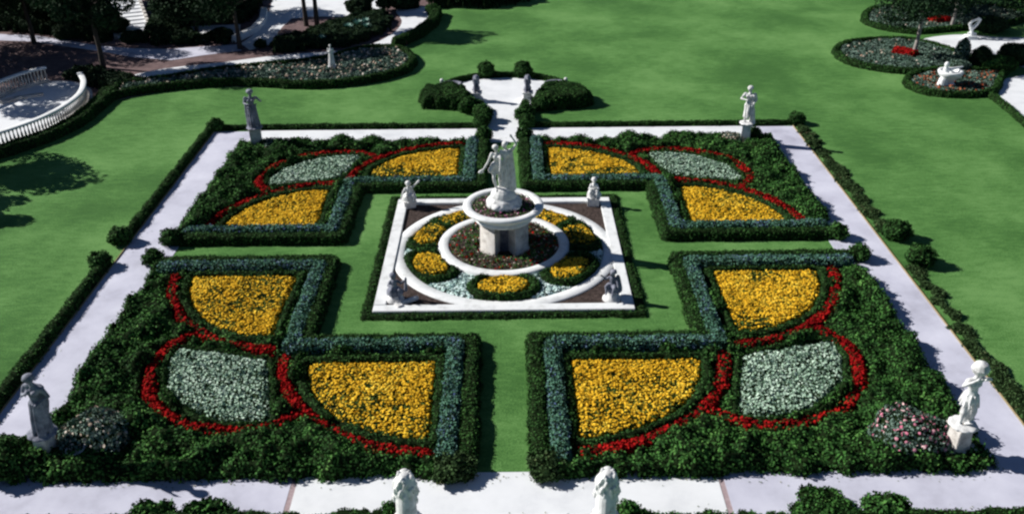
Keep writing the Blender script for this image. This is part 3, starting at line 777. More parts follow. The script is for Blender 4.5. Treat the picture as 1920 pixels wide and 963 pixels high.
    def folds(s, top, bot, rt, rb, n=13, r=0.02, wave=0.015, arc=(0, 2 * math.pi), ell=1.0):
        """hanging cloth: body of the skirt with separate folds running down it"""
        top, bot = Vector(top), Vector(bot)
        s.cap(top, rt * 0.9, bot + Vector((0, 0, rb * 0.9)), rb * 0.93, 14)
        for i in range(n):
            a = arc[0] + (arc[1] - arc[0]) * i / n + random.uniform(-.08, .08)
            dt = Vector((math.cos(a) * rt, math.sin(a) * rt * ell, 0)); a2 = a + random.uniform(-.12, .25)
            db = Vector((math.cos(a2) * rb, math.sin(a2) * rb * ell, 0))
            mid = (top + dt) * 0.5 + (bot + db) * 0.5 + Vector((random.uniform(-wave, wave), random.uniform(-wave, wave), 0))
            s.cap(top + dt, r * 0.6, mid, r, 6); s.cap(mid, r, bot + db, r * 1.25, 6)
    def mesh(s, name, voxel=0.016, sm=2):
        me = bpy.data.meshes.new('tmp'); s.bm.normal_update(); bmesh.ops.recalc_face_normals(s.bm, faces=s.bm.faces); s.bm.to_mesh(me); s.bm.free()
        o = bpy.data.objects.new('tmp', me); COL.objects.link(o)
        m1 = o.modifiers.new('r', 'REMESH'); m1.mode = 'VOXEL'; m1.voxel_size = voxel; m1.use_smooth_shade = True
        m2 = o.modifiers.new('s', 'SMOOTH'); m2.iterations = sm; m2.factor = 0.5
        dg = bpy.context.evaluated_depsgraph_get()
        r = bpy.data.meshes.new_from_object(o.evaluated_get(dg)); r.name = name
        bpy.data.objects.remove(o); bpy.data.meshes.remove(me)
        r.polygons.foreach_set('use_smooth', [True] * len(r.polygons))
        return r

def body(F, hips=(0, 0, .95), chest=(0, 0, 1.30), neck=(0, 0, 1.50), head=(0, -.02, 1.66), look=(0, -1, 0),
         lsh=(-.19, 0, 1.43), lel=(-.27, -.02, 1.15), lwr=(-.24, -.16, .93), rsh=(.19, 0, 1.43), rel=(.27, -.02, 1.15), rwr=(.24, -.16, .93),
         lhip=(-.09, 0, .9), lkn=(-.10, -.03, .50), lan=(-.10, 0, .09), rhip=(.09, 0, .9), rkn=(.12, -.10, .50), ran=(.13, -.02, .09),
         fem=True, hands=True, hd=dict(), lhd=None, rhd=None, feet=True):
    V = Vector
    hips, chest, neck, head = V(hips), V(chest), V(neck), V(head)
    F.cap(hips, .135, (hips + chest) / 2, .105, 14, 0.8); F.cap((hips + chest) / 2, .105, chest, .135, 14, 0.8)
    F.cap(chest + V((-.04, 0, .0)), .115, V(lsh) + V((.03, 0, -.01)), .06); F.cap(chest + V((.04, 0, 0)), .115, V(rsh) + V((-.03, 0, -.01)), .06)
    F.cap(chest + V((0, .01, .08)), .085, neck, .052); F.cap(neck, .052, head - V((0, 0, .06)), .048)
    lk = V(look)
    if fem:
        for q in (-1, 1): F.ell(chest + V((q * .07, 0, .02)) + V((0, -.095, 0)), (.055, .05, .055))
    else:
        for q in (-1, 1): F.ell(chest + V((q * .065, -.07, .03)), (.075, .05, .06))
    F.head(head, look, **hd)
    for sh, el, wr, h, sg in ((lsh, lel, lwr, lhd, -1), (rsh, rel, rwr, rhd, 1)):
        sh, el, wr = V(sh), V(el), V(wr)
        F.chain([(sh, .058), ((sh + el) / 2, .050), (el, .040)]); F.chain([(el, .041), (el.lerp(wr, .35), .042), (wr, .027)])
        if hands: F.hand(wr, h or (wr - el), V((0, 0, 1)) if abs((wr - el).normalized().z) < .8 else V((sg, 0, 0)))
    for hp, kn, an in ((lhip, lkn, lan), (rhip, rkn, ran)):
        hp, kn, an = V(hp), V(kn), V(an)
        F.chain([(hp, .092), (hp.lerp(kn, .5), .080), (kn, .056)]); F.chain([(kn, .056), (kn.lerp(an, .3), .060), (an, .036)])
        if feet:
            F.cap(an + V((0, .02, -.03)), .036, an + V((0, -.14, -.055)), .026)
            F.cap(an + V((0, .03, -.045)), .034, an + V((0, .0, -.03)), .036)

def pedestal(parent, h, w=0.5, mat='marble', steps=True, taper=0.9):
    lst = [((0, 0, .06), (w * 1.45, w * 1.45, .12), .012), ((0, 0, .16), (w * 1.25, w * 1.25, .10), .015),
           ((0, 0, .2 + (h - .32) / 2), (w, w, h - .30), .015, taper), ((0, 0, h - .075), (w * 1.08, w * 1.08, .05), .012), ((0, 0, h - .028), (w * 1.22, w * 1.22, .055), .012)]
    return boxes('pedestal', lst, MT[mat], parent)

def statue(name, loc, rz, label, build, ph, pw=0.5, scale=1.0, mat='marble', pmat='marble', voxel=0.015, cat='statue', group=None, taper=0.9, ped=True, sm=2, wide=1.0):
    t = empty(name, loc, rz, label, cat, group)
    if ped: pedestal(t, ph, pw, pmat, taper=taper)
    F = Fig(); build(F)
    o = link('figure', F.mesh(name + ' figure', voxel, sm), MT[mat], t, True)
    o.location = (0, 0, ph - 0.005); o.scale = (scale * wide, scale * wide, scale)
    return t

def base_plate(F, r=.28): 
    for k in range(9):
        a = k / 9 * 6.28; F.ell((math.cos(a) * r * .6, math.sin(a) * r * .6, .02), (r * .5, r * .5, .05))
# corner statues ----------------------------------------------------
def fig_far_left(F):
    base_plate(F)
    body(F, head=(.02, -.05, 1.68), look=(.3, -.9, -.2), lel=(-.25, .02, 1.17), lwr=(-.12, -.20, 1.20), rel=(.36, -.03, 1.24), rwr=(.22, -.14, 1.45), hd=dict(hair=1.35, r=1.12))
    F.folds((0, 0, 1.02), (0.02, 0, .03), .16, .22, 15, .022)
    for k in range(6): F.cap((-.15 + .05 * k, -.10, 1.0), .028, (.18, .05 - .02 * k, 1.05 + .02 * k), .022)
    F.cap((-.2, .08, 1.38), .05, (-.22, .12, .5), .06); F.cap((-.22, .12, .5), .05, (-.2, .1, .06), .07)
def fig_far_right(F):
    base_plate(F)
    body(F, fem=False, chest=(-.02, 0, 1.3), head=(-.03, -.04, 1.68), look=(-.5, -.8, -.1), lel=(-.33, -.08, 1.2), lwr=(-.16, -.23, 1.22), rel=(.26, .02, 1.15), rwr=(.15, -.17, 1.0), hd=dict(hair=1.2, r=1.08, bun=False))
    F.folds((.02, .02, 1.0), (.02, .02, .30), .15, .19, 12, .024)
    for k in range(7): F.cap((.17, .10 - .03 * k, 1.42), .035, (.17 - .03 * k, .10 - .02 * k, .55), .045)
    F.cap((.18, .10, .02), .13, (.16, .08, .65), .09)
def fig_near_left(F):
    base_plate(F, .3)
    body(F, head=(-.05, -.03, 1.70), look=(-.8, .5, -.1), chest=(-.02, 0, 1.3), lel=(-.22, -.08, 1.22), lwr=(-.08, -.2, 1.36), rel=(.30, .03, 1.19), rwr=(.15, -.10, 1.05), hd=dict(hair=1.3, r=1.12))
    F.folds((.0, 0, 1.0), (.03, 0, .02), .14, .20, 16, .028)
    F.cap((.10, .08, 1.42), .06, (.17, .10, .95), .07); F.cap((.17, .10, .95), .07, (.12, .08, .4), .05)
    F.cap((-.12, .02, 1.47), .07, (.14, .05, 1.40), .08)
def fig_near_right(F):
    base_plate(F, .3)
    body(F, fem=False, head=(.03, -.02, 1.72), look=(-.9, .4, .0), hips=(-.03, 0, .96), lel=(-.34, -.06, 1.38), lwr=(-.17, -.16, 1.56), rel=(.40, -.02, 1.37), rwr=(.12, -.17, 1.57), hd=dict(hair=1.1, r=1.1, hat=.20, bun=False))
    F.cap((-.40, -.17, 1.50), .016, (.06, -.17, 1.60), .016, 6)
    F.cap((-.17, 0, 1.44), .075, (.17, 0, 1.44), .075)
    F.cap((.13, .08, 1.4), .07, (.17, .10, .75), .075)
    F.folds((0, 0, 1.02), (0, 0, .68), .15, .20, 11, .024)
    F.cap((.14, .12, .02), .14, (.12, .1, .75), .10)
    F.cap((0, .06, .35), .10, (.1, .1, .5), .12)
statue('garden_statue', (-12.05, 10.9, 0), R(10), 'grey weathered statue of a woman in drapery on the far left corner pedestal', fig_far_left, 1.02, .50, 1.06, 'greystone', 'stone', group='corner statues', taper=1.05, wide=1.22)
statue('garden_statue', (11.75, 10.75, 0), R(-15), 'pale cloaked statue on a white block at the far right corner', fig_far_right, 1.05, .46, 1.03, 'marble', 'marble', group='corner statues', taper=.85, wide=1.18)
fl = statue('garden_statue', (-12.35, -11.8, 0), R(-8), 'dark shaded statue of a draped woman at the near left corner', fig_near_left, 1.0, .42, 1.08, 'greystone', 'stone', group='corner statues', taper=.95)
ff = [c for c in fl.children if c.name.startswith('figure')][0]; ff.location.x += .02; ff.rotation_euler = (R(1), R(6), 0); ff.scale = (1.2, 1.2, 1.08)
statue('garden_statue', (12.25, -11.95, 0), R(15), 'marble statue of a piper in a broad hat at the near right corner', fig_near_right, 1.05, .48, 1.02, 'marble', 'stone', group='corner statues', taper=.85, wide=1.15)
tag(prism('stone_slab', [(11.5, -12.2), (12.75, -12.2), (12.75, -10.9), (12.1, -10.9)], -.03, .30, MT['marble']), 'white stone slab under the piper statue at the near right corner', 'slab')
o = lathe_obj('bird_bath', [(0, 0), (.16, 0), (.15, .05), (.07, .1), (.06, .42), (.12, .46), (.24, .52), (.25, .56), (.22, .56), (.16, .52), (0, .50)], MT['marble'], None, 24, (-11.5, -11.95, 0)); tag(o, 'small white bird bath beside the near left corner statue', 'bird bath')

# central group ---------------------------------------------------------
def central(F):
    # rocky mound
    rr = random.Random(3)
    F.ell((0, 0, .18), (.62, .60, .34)); F.ell((0, .02, .40), (.46, .44, .40))
    for k in range(26):
        a = rr.random() * 6.28; q = rr.uniform(.2, .58)
        F.ell((math.cos(a) * q, math.sin(a) * q, .62 - q * .8 + rr.uniform(-.05, .05)), (rr.uniform(.1, .17),) * 2 + (rr.uniform(.07, .13),))
    V = Vector; z = .70
    def up(p, dx=0, dy=0): return (p[0] + dx, p[1] + dy, p[2] + z)
    # woman at the left, leaning, one arm reaching down and out
    dx = -.17
    body(F, hips=up((0, 0, .88), dx), chest=up((-.03, -.02, 1.2), dx), neck=up((-.03, -.03, 1.38), dx), head=up((-.06, -.06, 1.53), dx), look=(.7, -.6, -.2),
         lsh=up((-.2, -.02, 1.32), dx), lel=up((-.33, -.06, 1.02), dx), lwr=up((-.50, -.14, .78), dx), rsh=up((.15, 0, 1.33), dx), rel=up((.24, -.1, 1.12), dx), rwr=up((.30, -.08, 1.32), dx),
         lhip=up((-.09, 0, .84), dx), lkn=up((-.14, -.16, .46), dx), lan=up((-.06, -.05, .07), dx), rhip=up((.08, 0, .84), dx), rkn=up((.06, -.05, .45), dx), ran=up((.07, .02, .05), dx), hd=dict(hair=1.3))
    F.cap(up((-.10, -.02, .92), dx), .13, up((-.24, -.10, .74), dx), .10)
    F.cap(up((-.50, -.14, .80), dx), .03, up((-.62, -.16, .70), dx), .055)     # shell or drape in her hand
    for k in range(5): F.cap(up((-.02 + .04 * k, -.10, .98), dx), .03, up((-.20 + .05 * k, -.12, .62), dx), .035)
    # man at the right, back arm curving over his head
    dx = .13
    body(F, fem=False, hips=up((.02, .02, .95), dx), chest=up((.0, 0, 1.3), dx), neck=up((-.02, 0, 1.48), dx), head=up((-.06, -.03, 1.64), dx), look=(-.8, -.4, -.3),
         lsh=up((-.18, -.02, 1.42), dx), lel=up((-.20, -.2, 1.16), dx), lwr=up((-.22, -.26, .90), dx), rsh=up((.19, 0, 1.44), dx), rel=up((.34, -.02, 1.66), dx), rwr=up((.20, -.02, 1.90), dx),
         lhip=up((-.07, 0, .9), dx), lkn=up((-.08, -.12, .48), dx), lan=up((-.08, -.04, .06), dx), rhip=up((.1, 0, .9), dx), rkn=up((.14, -.02, .48), dx), ran=up((.14, .06, .05), dx), hd=dict(hair=1.25, bun=False))
    F.folds(up((.12, .04, 1.40), dx), up((.16, .06, -.02), dx), .085, .15, 13, .028)
    F.folds(up((.05, .04, 1.0), dx), up((.10, .04, .02), dx), .12, .17, 11, .028)
    F.cap(up((-.12, -.14, 1.1), dx), .05, up((-.13, -.17, .2), dx), .065)       # scarf falling between them
    F.cap(up((-.2, -.1, .95), dx), .07, up((-.12, -.1, .3), dx), .07)
t = empty('statue_group', (0, PY, 1.72), 0, 'large marble group of two dancing figures on a round rocky base, in the planter bowl', 'statue')
F = Fig(); central(F)
o = link('figures', F.mesh('central figures', 0.017, 2), MT['marble'], t, True); o.scale = (1.08,) * 3

# cherubs --------------------------------------------------------------
def cherub(F, rarm=((.17, -.05, .42), (.27, -.05, .56)), larm=((-.17, -.05, .32), (-.22, -.14, .20)), look=(0, -1, 0), lean=0.0):
    F.ell((0, .0, .12), (.24, .22, .16)); F.ell((.03, .03, .05), (.28, .26, .10))
    F.cap((0, 0, .24), .105, (lean, -.01, .44), .095, 12); F.cap((lean, 0, .48), .05, (lean, 0, .54), .045)
    F.head((lean, -.02, .64), look, r=.98, hair=1.2, bun=False)
    for sg, (el, wr) in ((1, rarm), (-1, larm)):
        sh = Vector((lean + sg * .10, 0, .47)); F.chain([(sh, .045), (Vector(el), .038)]); F.chain([(Vector(el), .038), (Vector(wr), .024)])
        F.hand(Vector(wr), Vector(wr) - Vector(el), (0, 0, 1), k=.6)
    for sg in (-1, 1):
        F.chain([(Vector((sg * .07, -.03, .22)), .075), (Vector((sg * .13, -.22, .24)), .055)]); F.chain([(Vector((sg * .13, -.22, .24)), .052), (Vector((sg * .10, -.27, .05)), .034)])
        F.cap((sg * .10, -.27, .03), .03, (sg * .10, -.35, .02), .022)
def ch1(F): cherub(F, ((.20, -.02, .52), (.33, -.02, .62)), ((-.2, -.06, .38), (-.30, -.12, .22)), (-.4, -.9, 0)); F.cap((.30, -.02, .6), .03, (.42, -.02, .70), .05); F.cap((.12, .05, .45), .04, (.22, .1, .1), .09)
def ch2(F): cherub(F, ((.17, -.12, .34), (.05, -.2, .38)), ((-.17, -.12, .34), (-.05, -.2, .38)), (0, -1, 0)); F.cap((0, .05, .45), .09, (0, .1, .1), .12)
def ch3(F): cherub(F, ((.22, -.04, .38), (.34, -.04, .46)), ((-.18, -.08, .38), (-.10, -.2, .42)), (.4, -.9, 0)); F.cap((.36, -.02, .10), .06, (.38, -.02, .52), .035)
def ch4(F): cherub(F, ((.18, -.06, .36), (.22, -.12, .22)), ((-.2, -.06, .40), (-.30, -.1, .5)), (-.5, -.8, 0)); F.cap((.14, .06, .5), .07, (.2, .08, .1), .10)
for (x, y, rz, bf, lb, mt, ph) in ((-4.0, 3.95, 20, ch1, 'pale seated cherub with one arm raised, far left corner of the square kerb', 'marble', .34),
                           (3.78, 3.95, -5, ch2, 'seated cherub holding something to its chest, far right corner of the square kerb', 'marble', .42),
                           (-3.82, -3.62, 15, ch3, 'grey cherub beside a leaning white slab, near left corner of the square kerb', 'greystone', .26),
                           (3.78, -3.72, -25, ch4, 'dark streaked cherub on a round white base, near right corner of the square kerb', 'greystone', .36)):
    t = empty('cherub_statue', (x, y, .03), R(rz), lb, 'statue', 'cherubs on the corners of the square')
    if bf is ch4 or bf is ch3: lathe_obj('base', [(0, 0), (.34, 0), (.33, .08), (.24, .14), (.22, ph), (0, ph)], MT['marble'], t, 24)
    else: boxes('base', [((0, 0, ph / 2), (.50, .46, ph), .02), ((0, 0, ph - .03), (.56, .52, .05), .01)], MT['marble'], t)
    F = Fig(); bf(F); o = link('figure', F.mesh('cherub figure', .012, 2), MT[mt], t, True); o.location = (0, 0, ph - .01); o.scale = (1.12,) * 3
t = empty('leaning_slab', (-3.35, -3.85, .04), R(35), 'white stone slab lying on the mulch beside the near left cherub', 'slab')
boxes('slab', [((0, 0, .09), (.85, .16, .14), .03), ((-.38, -.06, .07), (.26, .34, .15), .04)], MT['marble'], t)

# stone beasts at the bottom edge and in the bay -------------------------
def beast(F, k=1.0):
    # seated lion, facing +Y (away from the camera)
    rr = random.Random(5)
    F.cap((0, -.22, .26), .25, (0, -.06, .80), .24, 16)
    F.cap((0, -.06, .80), .24, (0, .06, 1.15), .22, 16)
    for sg in (-1, 1):
        F.ell((sg * .19, -.14, .24), (.15, .26, .24)); F.cap((sg * .24, .02, .08), .08, (sg * .24, .28, .05), .06)
        F.chain([(Vector((sg * .13, .14, .92)), .12), (Vector((sg * .14, .24, .5)), .085), (Vector((sg * .14, .27, .08)), .07)]); F.cap((sg * .14, .27, .06), .07, (sg * .14, .38, .05), .06)
        for q in range(3): F.cap((sg * .14 + (q - 1) * .04, .36, .05), .026, (sg * .14 + (q - 1) * .045, .43, .03), .02, 6)
    F.ell((0, .17, 1.32), (.17, .2, .19)); F.cap((0, .30, 1.28), .11, (0, .40, 1.24), .08)
    F.ell((0, .05, 1.18), (.27, .24, .36)); F.ell((0, .02, 1.0), (.28, .24, .30))
    for q in range(85):                                              # curls of the mane, running down the back
        a = rr.uniform(0, 6.28); zz = rr.uniform(.66, 1.48)
        w_ = .27 * math.sqrt(max(0.02, 1 - ((zz - 1.06) / .50) ** 2))
        c = Vector((math.cos(a) * w_, .03 + math.sin(a) * w_ * .9, zz)); e = c + Vector((math.cos(a) * .015, math.sin(a) * .015, -.13)) + Vector((rr.uniform(-.04, .04), 0, 0))
        F.cap(c, .045, e, .028, 6)
    for sg in (-1, 1): F.ell((sg * .12, .12, 1.5), (.045, .03, .055))
    F.chain([(Vector((0, -.42, .10)), .04), (Vector((.2, -.5, .06)), .035), (Vector((.36, -.3, .07)), .045)])
statue('beast_statue', (-2.27, -15.05, 0), R(6), 'weathered seated stone beast with curly mane, left one at the bottom edge', beast, .78, .55, 1.0, 'marble', 'stone', group='stone beasts at the bottom edge', voxel=.016, sm=1)
statue('beast_statue', (2.42, -15.05, 0), R(-8), 'weathered seated stone beast with curly mane, right one at the bottom edge', beast, .78, .55, 1.0, 'marble', 'stone', group='stone beasts at the bottom edge', voxel=.016, sm=1)
statue('bay_statue', (-1.5, 17.35, 0), R(180), 'small upright stone beast on a plinth, left side of the paved bay', beast, .55, .5, .62, 'greystone', 'marble', group='statues in the bay', voxel=.02)
statue('bay_statue', (1.3, 17.3, 0), R(180), 'small upright stone beast on a plinth, right side of the paved bay', beast, .55, .5, .62, 'greystone', 'marble', group='statues in the bay', voxel=.02)
# curved stone benches beside the bay
for sx, lb in ((-1, 'curved grey stone bench behind the left hedge wing of the bay'), (1, 'curved grey stone bench behind the right hedge wing of the bay')):
    t = empty('stone_bench', (sx * 2.95, 18.9, 0), 0, lb, 'bench', 'benches beside the bay')
    pts = smooth_line([(-.55, -.12), (-.3, .08), (0, .15), (.3, .08), (.55, -.12)], 4)
    def strip(w, z0, z1, oy):
        G = Geo(); n = len(pts); V = []
        for i, (x, y) in enumerate(pts):
            a = pts[max(0, i - 1)]; b = pts[min(n - 1, i + 1)]; tx, ty = b[0] - a[0], b[1] - a[1]; L = math.hypot(tx, ty); nx, ny = -ty / L, tx / L
            for o_, z in ((oy, z0), (oy + w, z0), (oy + w, z1), (oy, z1)): V.append((x + nx * o_, y + ny * o_, z))
        F = [(i * 4 + k, (i + 1) * 4 + k, (i + 1) * 4 + (k + 1) % 4, i * 4 + (k + 1) % 4) for i in range(n - 1) for k in range(4)] + [(0, 1, 2, 3), ((n - 1) * 4 + 3, (n - 1) * 4 + 2, (n - 1) * 4 + 1, (n - 1) * 4)]
        G.add(V, F); return G
    link('seat', strip(.42, .38, .46, -.42).mesh('seat'), MT['greystone'], t)
    link('backrest', strip(.12, 0.0, .60, 0.004).mesh('backrest'), MT['greystone'], t)
    for q in (-.4, 0, .4): boxes('leg', [((q, -.08 - abs(q) * .3, .19), (.14, .3, .375), .01)], MT['greystone'], t)
    lathe_obj('finial', [(0, .59), (.05, .59), (.09, .66), (.11, .73), (.08, .80), (0, .82)], MT['marble'], t, 16, (sx * .53, -.09, 0))

# small statue in the rose bed at upper left
def small_fig(F):
    base_plate(F, .22)
    body(F, lel=(-.24, -.05, 1.2), lwr=(-.08, -.2, 1.25), rel=(.26, 0, 1.15), rwr=(.2, -.16, 1.0))
    F.folds((0, 0, 1.3), (0, 0, .02), .15, .27, 15, .03)
statue('garden_statue', (-10.3, 22.7, 0), 0, 'small bright white draped statue standing in the rose bed at upper left', small_fig, .45, .38, .72, 'marble', 'marble', voxel=.02)

# ------------------------------------------------------------------ upper left: beds, balustrade, trees
ro = smooth_line([(-22.1, 17.9), (-20.9, 18.8), (-18.2, 19.9), (-15.3, 20.3), (-11.8, 19.7), (-9.4, 19.9), (-7.0, 21.1), (-5.7, 22.7), (-5.4, 24.6), (-6.1, 26.6), (-7.4, 27.4), (-9.2, 27.2), (-11.5, 25.0), (-14.5, 23.9), (-17.5, 22.9), (-20.3, 21.3), (-22.2, 20.3)], 4, True)
rs = sd_poly(ro)
def rring(X, Y): dd = rs(X, Y); return np.maximum(dd, -dd - 0.5)
rring.box = rs.box
hedge('border_hedge', rring, 0.42, 'dark clipped hedge curving round the rose bed at upper left', 'hedge', None, seed=120, step=0.09, dens=260, size=.085)
def rin(X, Y): return rs(X, Y) + 0.5
rin.box = rs.box
bed('rose_bed', rin, 0.30, 'long rose bed of grey green bushes with pinkish blooms at upper left', None, 'grey', 'blush', 9, 0.08, 260, 0.15, amp=0.16, step=0.12, tilt=.6, seed=3, lift=.15)
lh([(-4.9, 36.3), (-5.0, 33.3), (-5.8, 30.4), (-7.0, 28.2)], .7, .6, 'tall dark hedge along the lawn side of the curving terrace walk', 121)
hedge('hedge_mass', sd_poly([(-14.9, 26.9), (-10.4, 28.0), (-9.0, 29.6), (-8.1, 31.9), (-7.9, 34.0), (-8.6, 36.6), (-10.3, 35.6), (-12.2, 33.6), (-13.4, 31.0), (-15.3, 29.2)]), 0.5, 'dark planting of shrubs inside the curve of the terrace walk', 'shrubs', None, amp=.2, wob=.3, edge=.3, step=.12, dens=200, size=.12, seed=122, lm='tree')
o = path('mulch_bed', smooth_line([(-15.25, 30.8), (-15.5, 34.2), (-14.6, 35.9), (-12.4, 36.0), (-11.0, 35.2), (-11.5, 32), (-13.2, 30.0)], 4, True), 0.032, MT['clay'])
# succulents
for i, (x, y, s) in enumerate(((-10.6, 31.2, .5), (-10.0, 31.9, .6), (-9.6, 32.6, .45), (-11.9, 28.7, .35), (-9.4, 31.4, .45))):
    G = Geo(); n = 26
    for k in range(n):
        a = k * 2.4; el = .35 + .9 * k / n; L = s * random.uniform(.8, 1.1)
        dr = Vector((math.cos(a) * math.cos(el), math.sin(a) * math.cos(el), math.sin(el))); sd_ = Vector((-math.sin(a), math.cos(a), 0))
        c0 = Vector((0, 0, .25)); m_ = c0 + dr * L * .5; e = c0 + dr * L
        G.add([c0 - sd_ * .03, c0 + sd_ * .03, m_ + sd_ * .07, e, m_ - sd_ * .07], [(0, 1, 2, 4)]); G.add([m_ + sd_ * .07, e, m_ - sd_ * .07], [(0, 1, 2)])
    o = link('agave_plant', G.mesh('agave'), MT['agave']); o.location = (x, y, .15)
    tag(o, ['pale agave at the left of the cluster in the dark terrace planting', 'largest pale agave in the middle of the terrace planting', 'pale agave at the back of the terrace planting', 'small lone agave near the small white statue', 'pale agave at the right of the cluster in the terrace planting'][i], 'plant', 'agaves in the terrace planting')
# low curved white wall
t = prism('curved_wall', [(-18.15, 29.6), (-17.75, 29.6), (-16.95, 32.0), (-16.95, 34.5), (-17.5, 37.4), (-17.95, 37.4), (-17.4, 34.5), (-17.4, 32.0)], 0, .42, MT['kerb']); tag(t, 'low curved white wall between the trees and the terrace court', 'wall')

def tube(G, pts, rad, seg=8, mi=0):
    n = len(pts); V = []
    for i, p in enumerate(pts):
        a = Vector(pts[max(0, i - 1)]); b = Vector(pts[min(n - 1, i + 1)]); ax = (b - a).normalized()
        ref = Vector((1, 0, 0)) if abs(ax.x) < .8 else Vector((0, 1, 0)); u = ax.cross(ref).normalized(); w = ax.cross(u)
        for k in range(seg): V.append(Vector(p) + (u * math.cos(6.2832 * k / seg) + w * math.sin(6.2832 * k / seg)) * rad[i])
    F = [(i * seg + k, (i + 1) * seg + k, (i + 1) * seg + (k + 1) % seg, i * seg + (k + 1) % seg) for i in range(n - 1) for k in range(seg)]
    G.add([tuple(v) for v in V], F, mi)

def tree(loc, trunk_h, cr_, ch, label, seed, bark='bark', nl=7000, group='dark trees on the left terrace', lm='tree', tr=.14, lean=(0, 0), leaf=.17, low=0.0):
    rr = np.random.default_rng(seed); ra = random.Random(seed)
    t = empty('garden_tree', (loc[0], loc[1], 0), ra.random() * 6.28 if lean == (0, 0) else 0, label, 'tree', group)
    G = Geo()
    top = Vector((lean[0], lean[1], trunk_h))
    tube(G, [(0, 0, -.05), (lean[0] * .3 + .03, lean[1] * .3, trunk_h * .35), (lean[0] * .65 - .03, lean[1] * .65, trunk_h * .7), tuple(top)], [tr * 1.35, tr, tr * .9, tr * .75])
    cz = trunk_h + ch * .32; C = Vector((lean[0], lean[1], cz)); cl = []
    for k in range(22):
        while True:
            q = rr.uniform(-1, 1, 3)
            if .25 < np.linalg.norm(q) < 1: break
        cl.append((C + Vector((q[0] * cr_, q[1] * cr_, q[2] * ch * .5)), ra.uniform(.3, .5) * cr_))
    for c, r_ in cl[:9]:
        m_ = top.lerp(c, .5) + Vector((0, 0, -.15))
        tube(G, [tuple(top - Vector((0, 0, .2))), tuple(m_), tuple(c)], [tr * .55, tr * .35, tr * .12], 6)
    link('trunk', G.mesh('trunk'), MT[bark], t)
    G = Geo(); per = nl // len(cl)
    for c, r_ in cl:
        q = rr.normal(0, 1, (per, 3)); q /= np.linalg.norm(q, axis=1)[:, None]
        rad = r_ * rr.uniform(.45, 1.0, per) ** .6
        P = np.array(c) + q * rad[:, None] * np.array([1, 1, .75])
        leaves(G, P, q, leaf, 0, .7, .02, 1.6, rr)
    link('crown', G.mesh('crown'), [MT[lm]], t)
    return t
TL = [((-31.5, 30.0), 3.0, 3.1, 4.0, 'dark tree standing left of the first bright path stretch, at far left', 1, 11000),
      ((-24.6, 24.1), 3.3, 2.3, 3.2, 'dark tree whose slim trunk stands right above the balustrade end', 2, 10000),
      ((-17.2, 28.0), 3.0, 2.7, 3.2, 'dark tree with its trunk at the end of the low curved wall', 3, 9500),
      ((-20.9, 31.2), 1.7, 2.7, 3.0, 'low crowned green tree over the small bright patch', 4, 9500),
      ((-13.9, 33.5), 5.2, 1.7, 2.6, 'tall slim tree, left of the two in the mulch bed', 5, 5000),
      ((-13.1, 33.3), 5.4, 1.8, 2.6, 'tall slim tree, right of the two in the mulch bed', 6, 5000),
      ((-35.5, 28.5), 2.2, 3.6, 4.6, 'dense dark tree in the top left corner', 7, 11000),
      ((-35.2, 35.5), 1.6, 3.4, 4.2, 'dense dark tree at far upper left behind the terrace path', 8, 9000),
      ((-22.6, 34.8), 1.0, 2.2, 3.4, 'dense dark tree just right of the garden stairs', 9, 9000),
      ((-30.8, 33.8), .8, 2.0, 2.6, 'dark bushy tree left of the foot of the garden stairs', 11, 8000),
      ((-19.6, 37.5), 1.4, 2.4, 3.4, 'dark tree at the top edge over the curved wall', 12, 9000),
      ((-34.0, 24.0), 3.4, 3.2, 3.6, 'dark tree at the left edge above the balustrade', 13, 9000),
      ((-9.0, 37.6), .8, 1.3, 1.8, 'dark bushy small tree at the corner of the terrace planting', 14, 5000),
      ((-27.6, 9.4), 3.0, 1.9, 2.4, 'tree outside the left edge shading the lawn, upper one', 15, 8000),
      ((-26.6, 5.2), 2.4, 1.5, 2.0, 'tree outside the left edge shading the lawn, lower one', 16, 7000),
      ((-32.5, 20.0), 3.0, 2.4, 2.8, 'tree outside the left edge beyond the balustrade', 18, 8000)]
for l, th, cr_, ch, lb, sd0, nl_ in TL:
    tree(l, th, cr_, ch, lb, sd0, nl=nl_, leaf=.2)
for P_, lb, sd0 in (([(-40, 33.6), (-34, 32.9), (-31, 31.9), (-26.8, 29.8), (-26.4, 31.5), (-29.4, 38.6), (-31.5, 45), (-42, 45)], 'dark undergrowth added as ground shade left of the garden stairs', 141),
                    ([(-24.3, 30.3), (-23.4, 29.0), (-19.6, 29.3), (-17.9, 29.4), (-18.4, 30.1), (-20.2, 29.7), (-22.8, 33.2), (-21.6, 34.3), (-18.5, 34.6), (-18.3, 37.8), (-19.4, 45), (-27.6, 45), (-25.6, 38.0)], 'dark undergrowth added as ground shade between the garden stairs and the curved wall', 142),
                    ([(-24.6, 23.6), (-23.2, 22.4), (-21.2, 21.4), (-22.3, 19.6), (-23.4, 19.9), (-24.6, 21.2), (-26.2, 22.4), (-26.0, 23.4)], 'dark undergrowth added as ground shade round the end of the balustrade', 143)):
    hedge('undergrowth', sd_poly(P_), .75 if sd0 < 143 else .4, lb, 'shrubs', 'undergrowth added to darken the ground below the terrace trees', amp=.25, wob=.3, edge=.35, step=.15, dens=130, size=.15, seed=sd0, lm='tree')  # shrub masses added to darken the ground beneath the trees
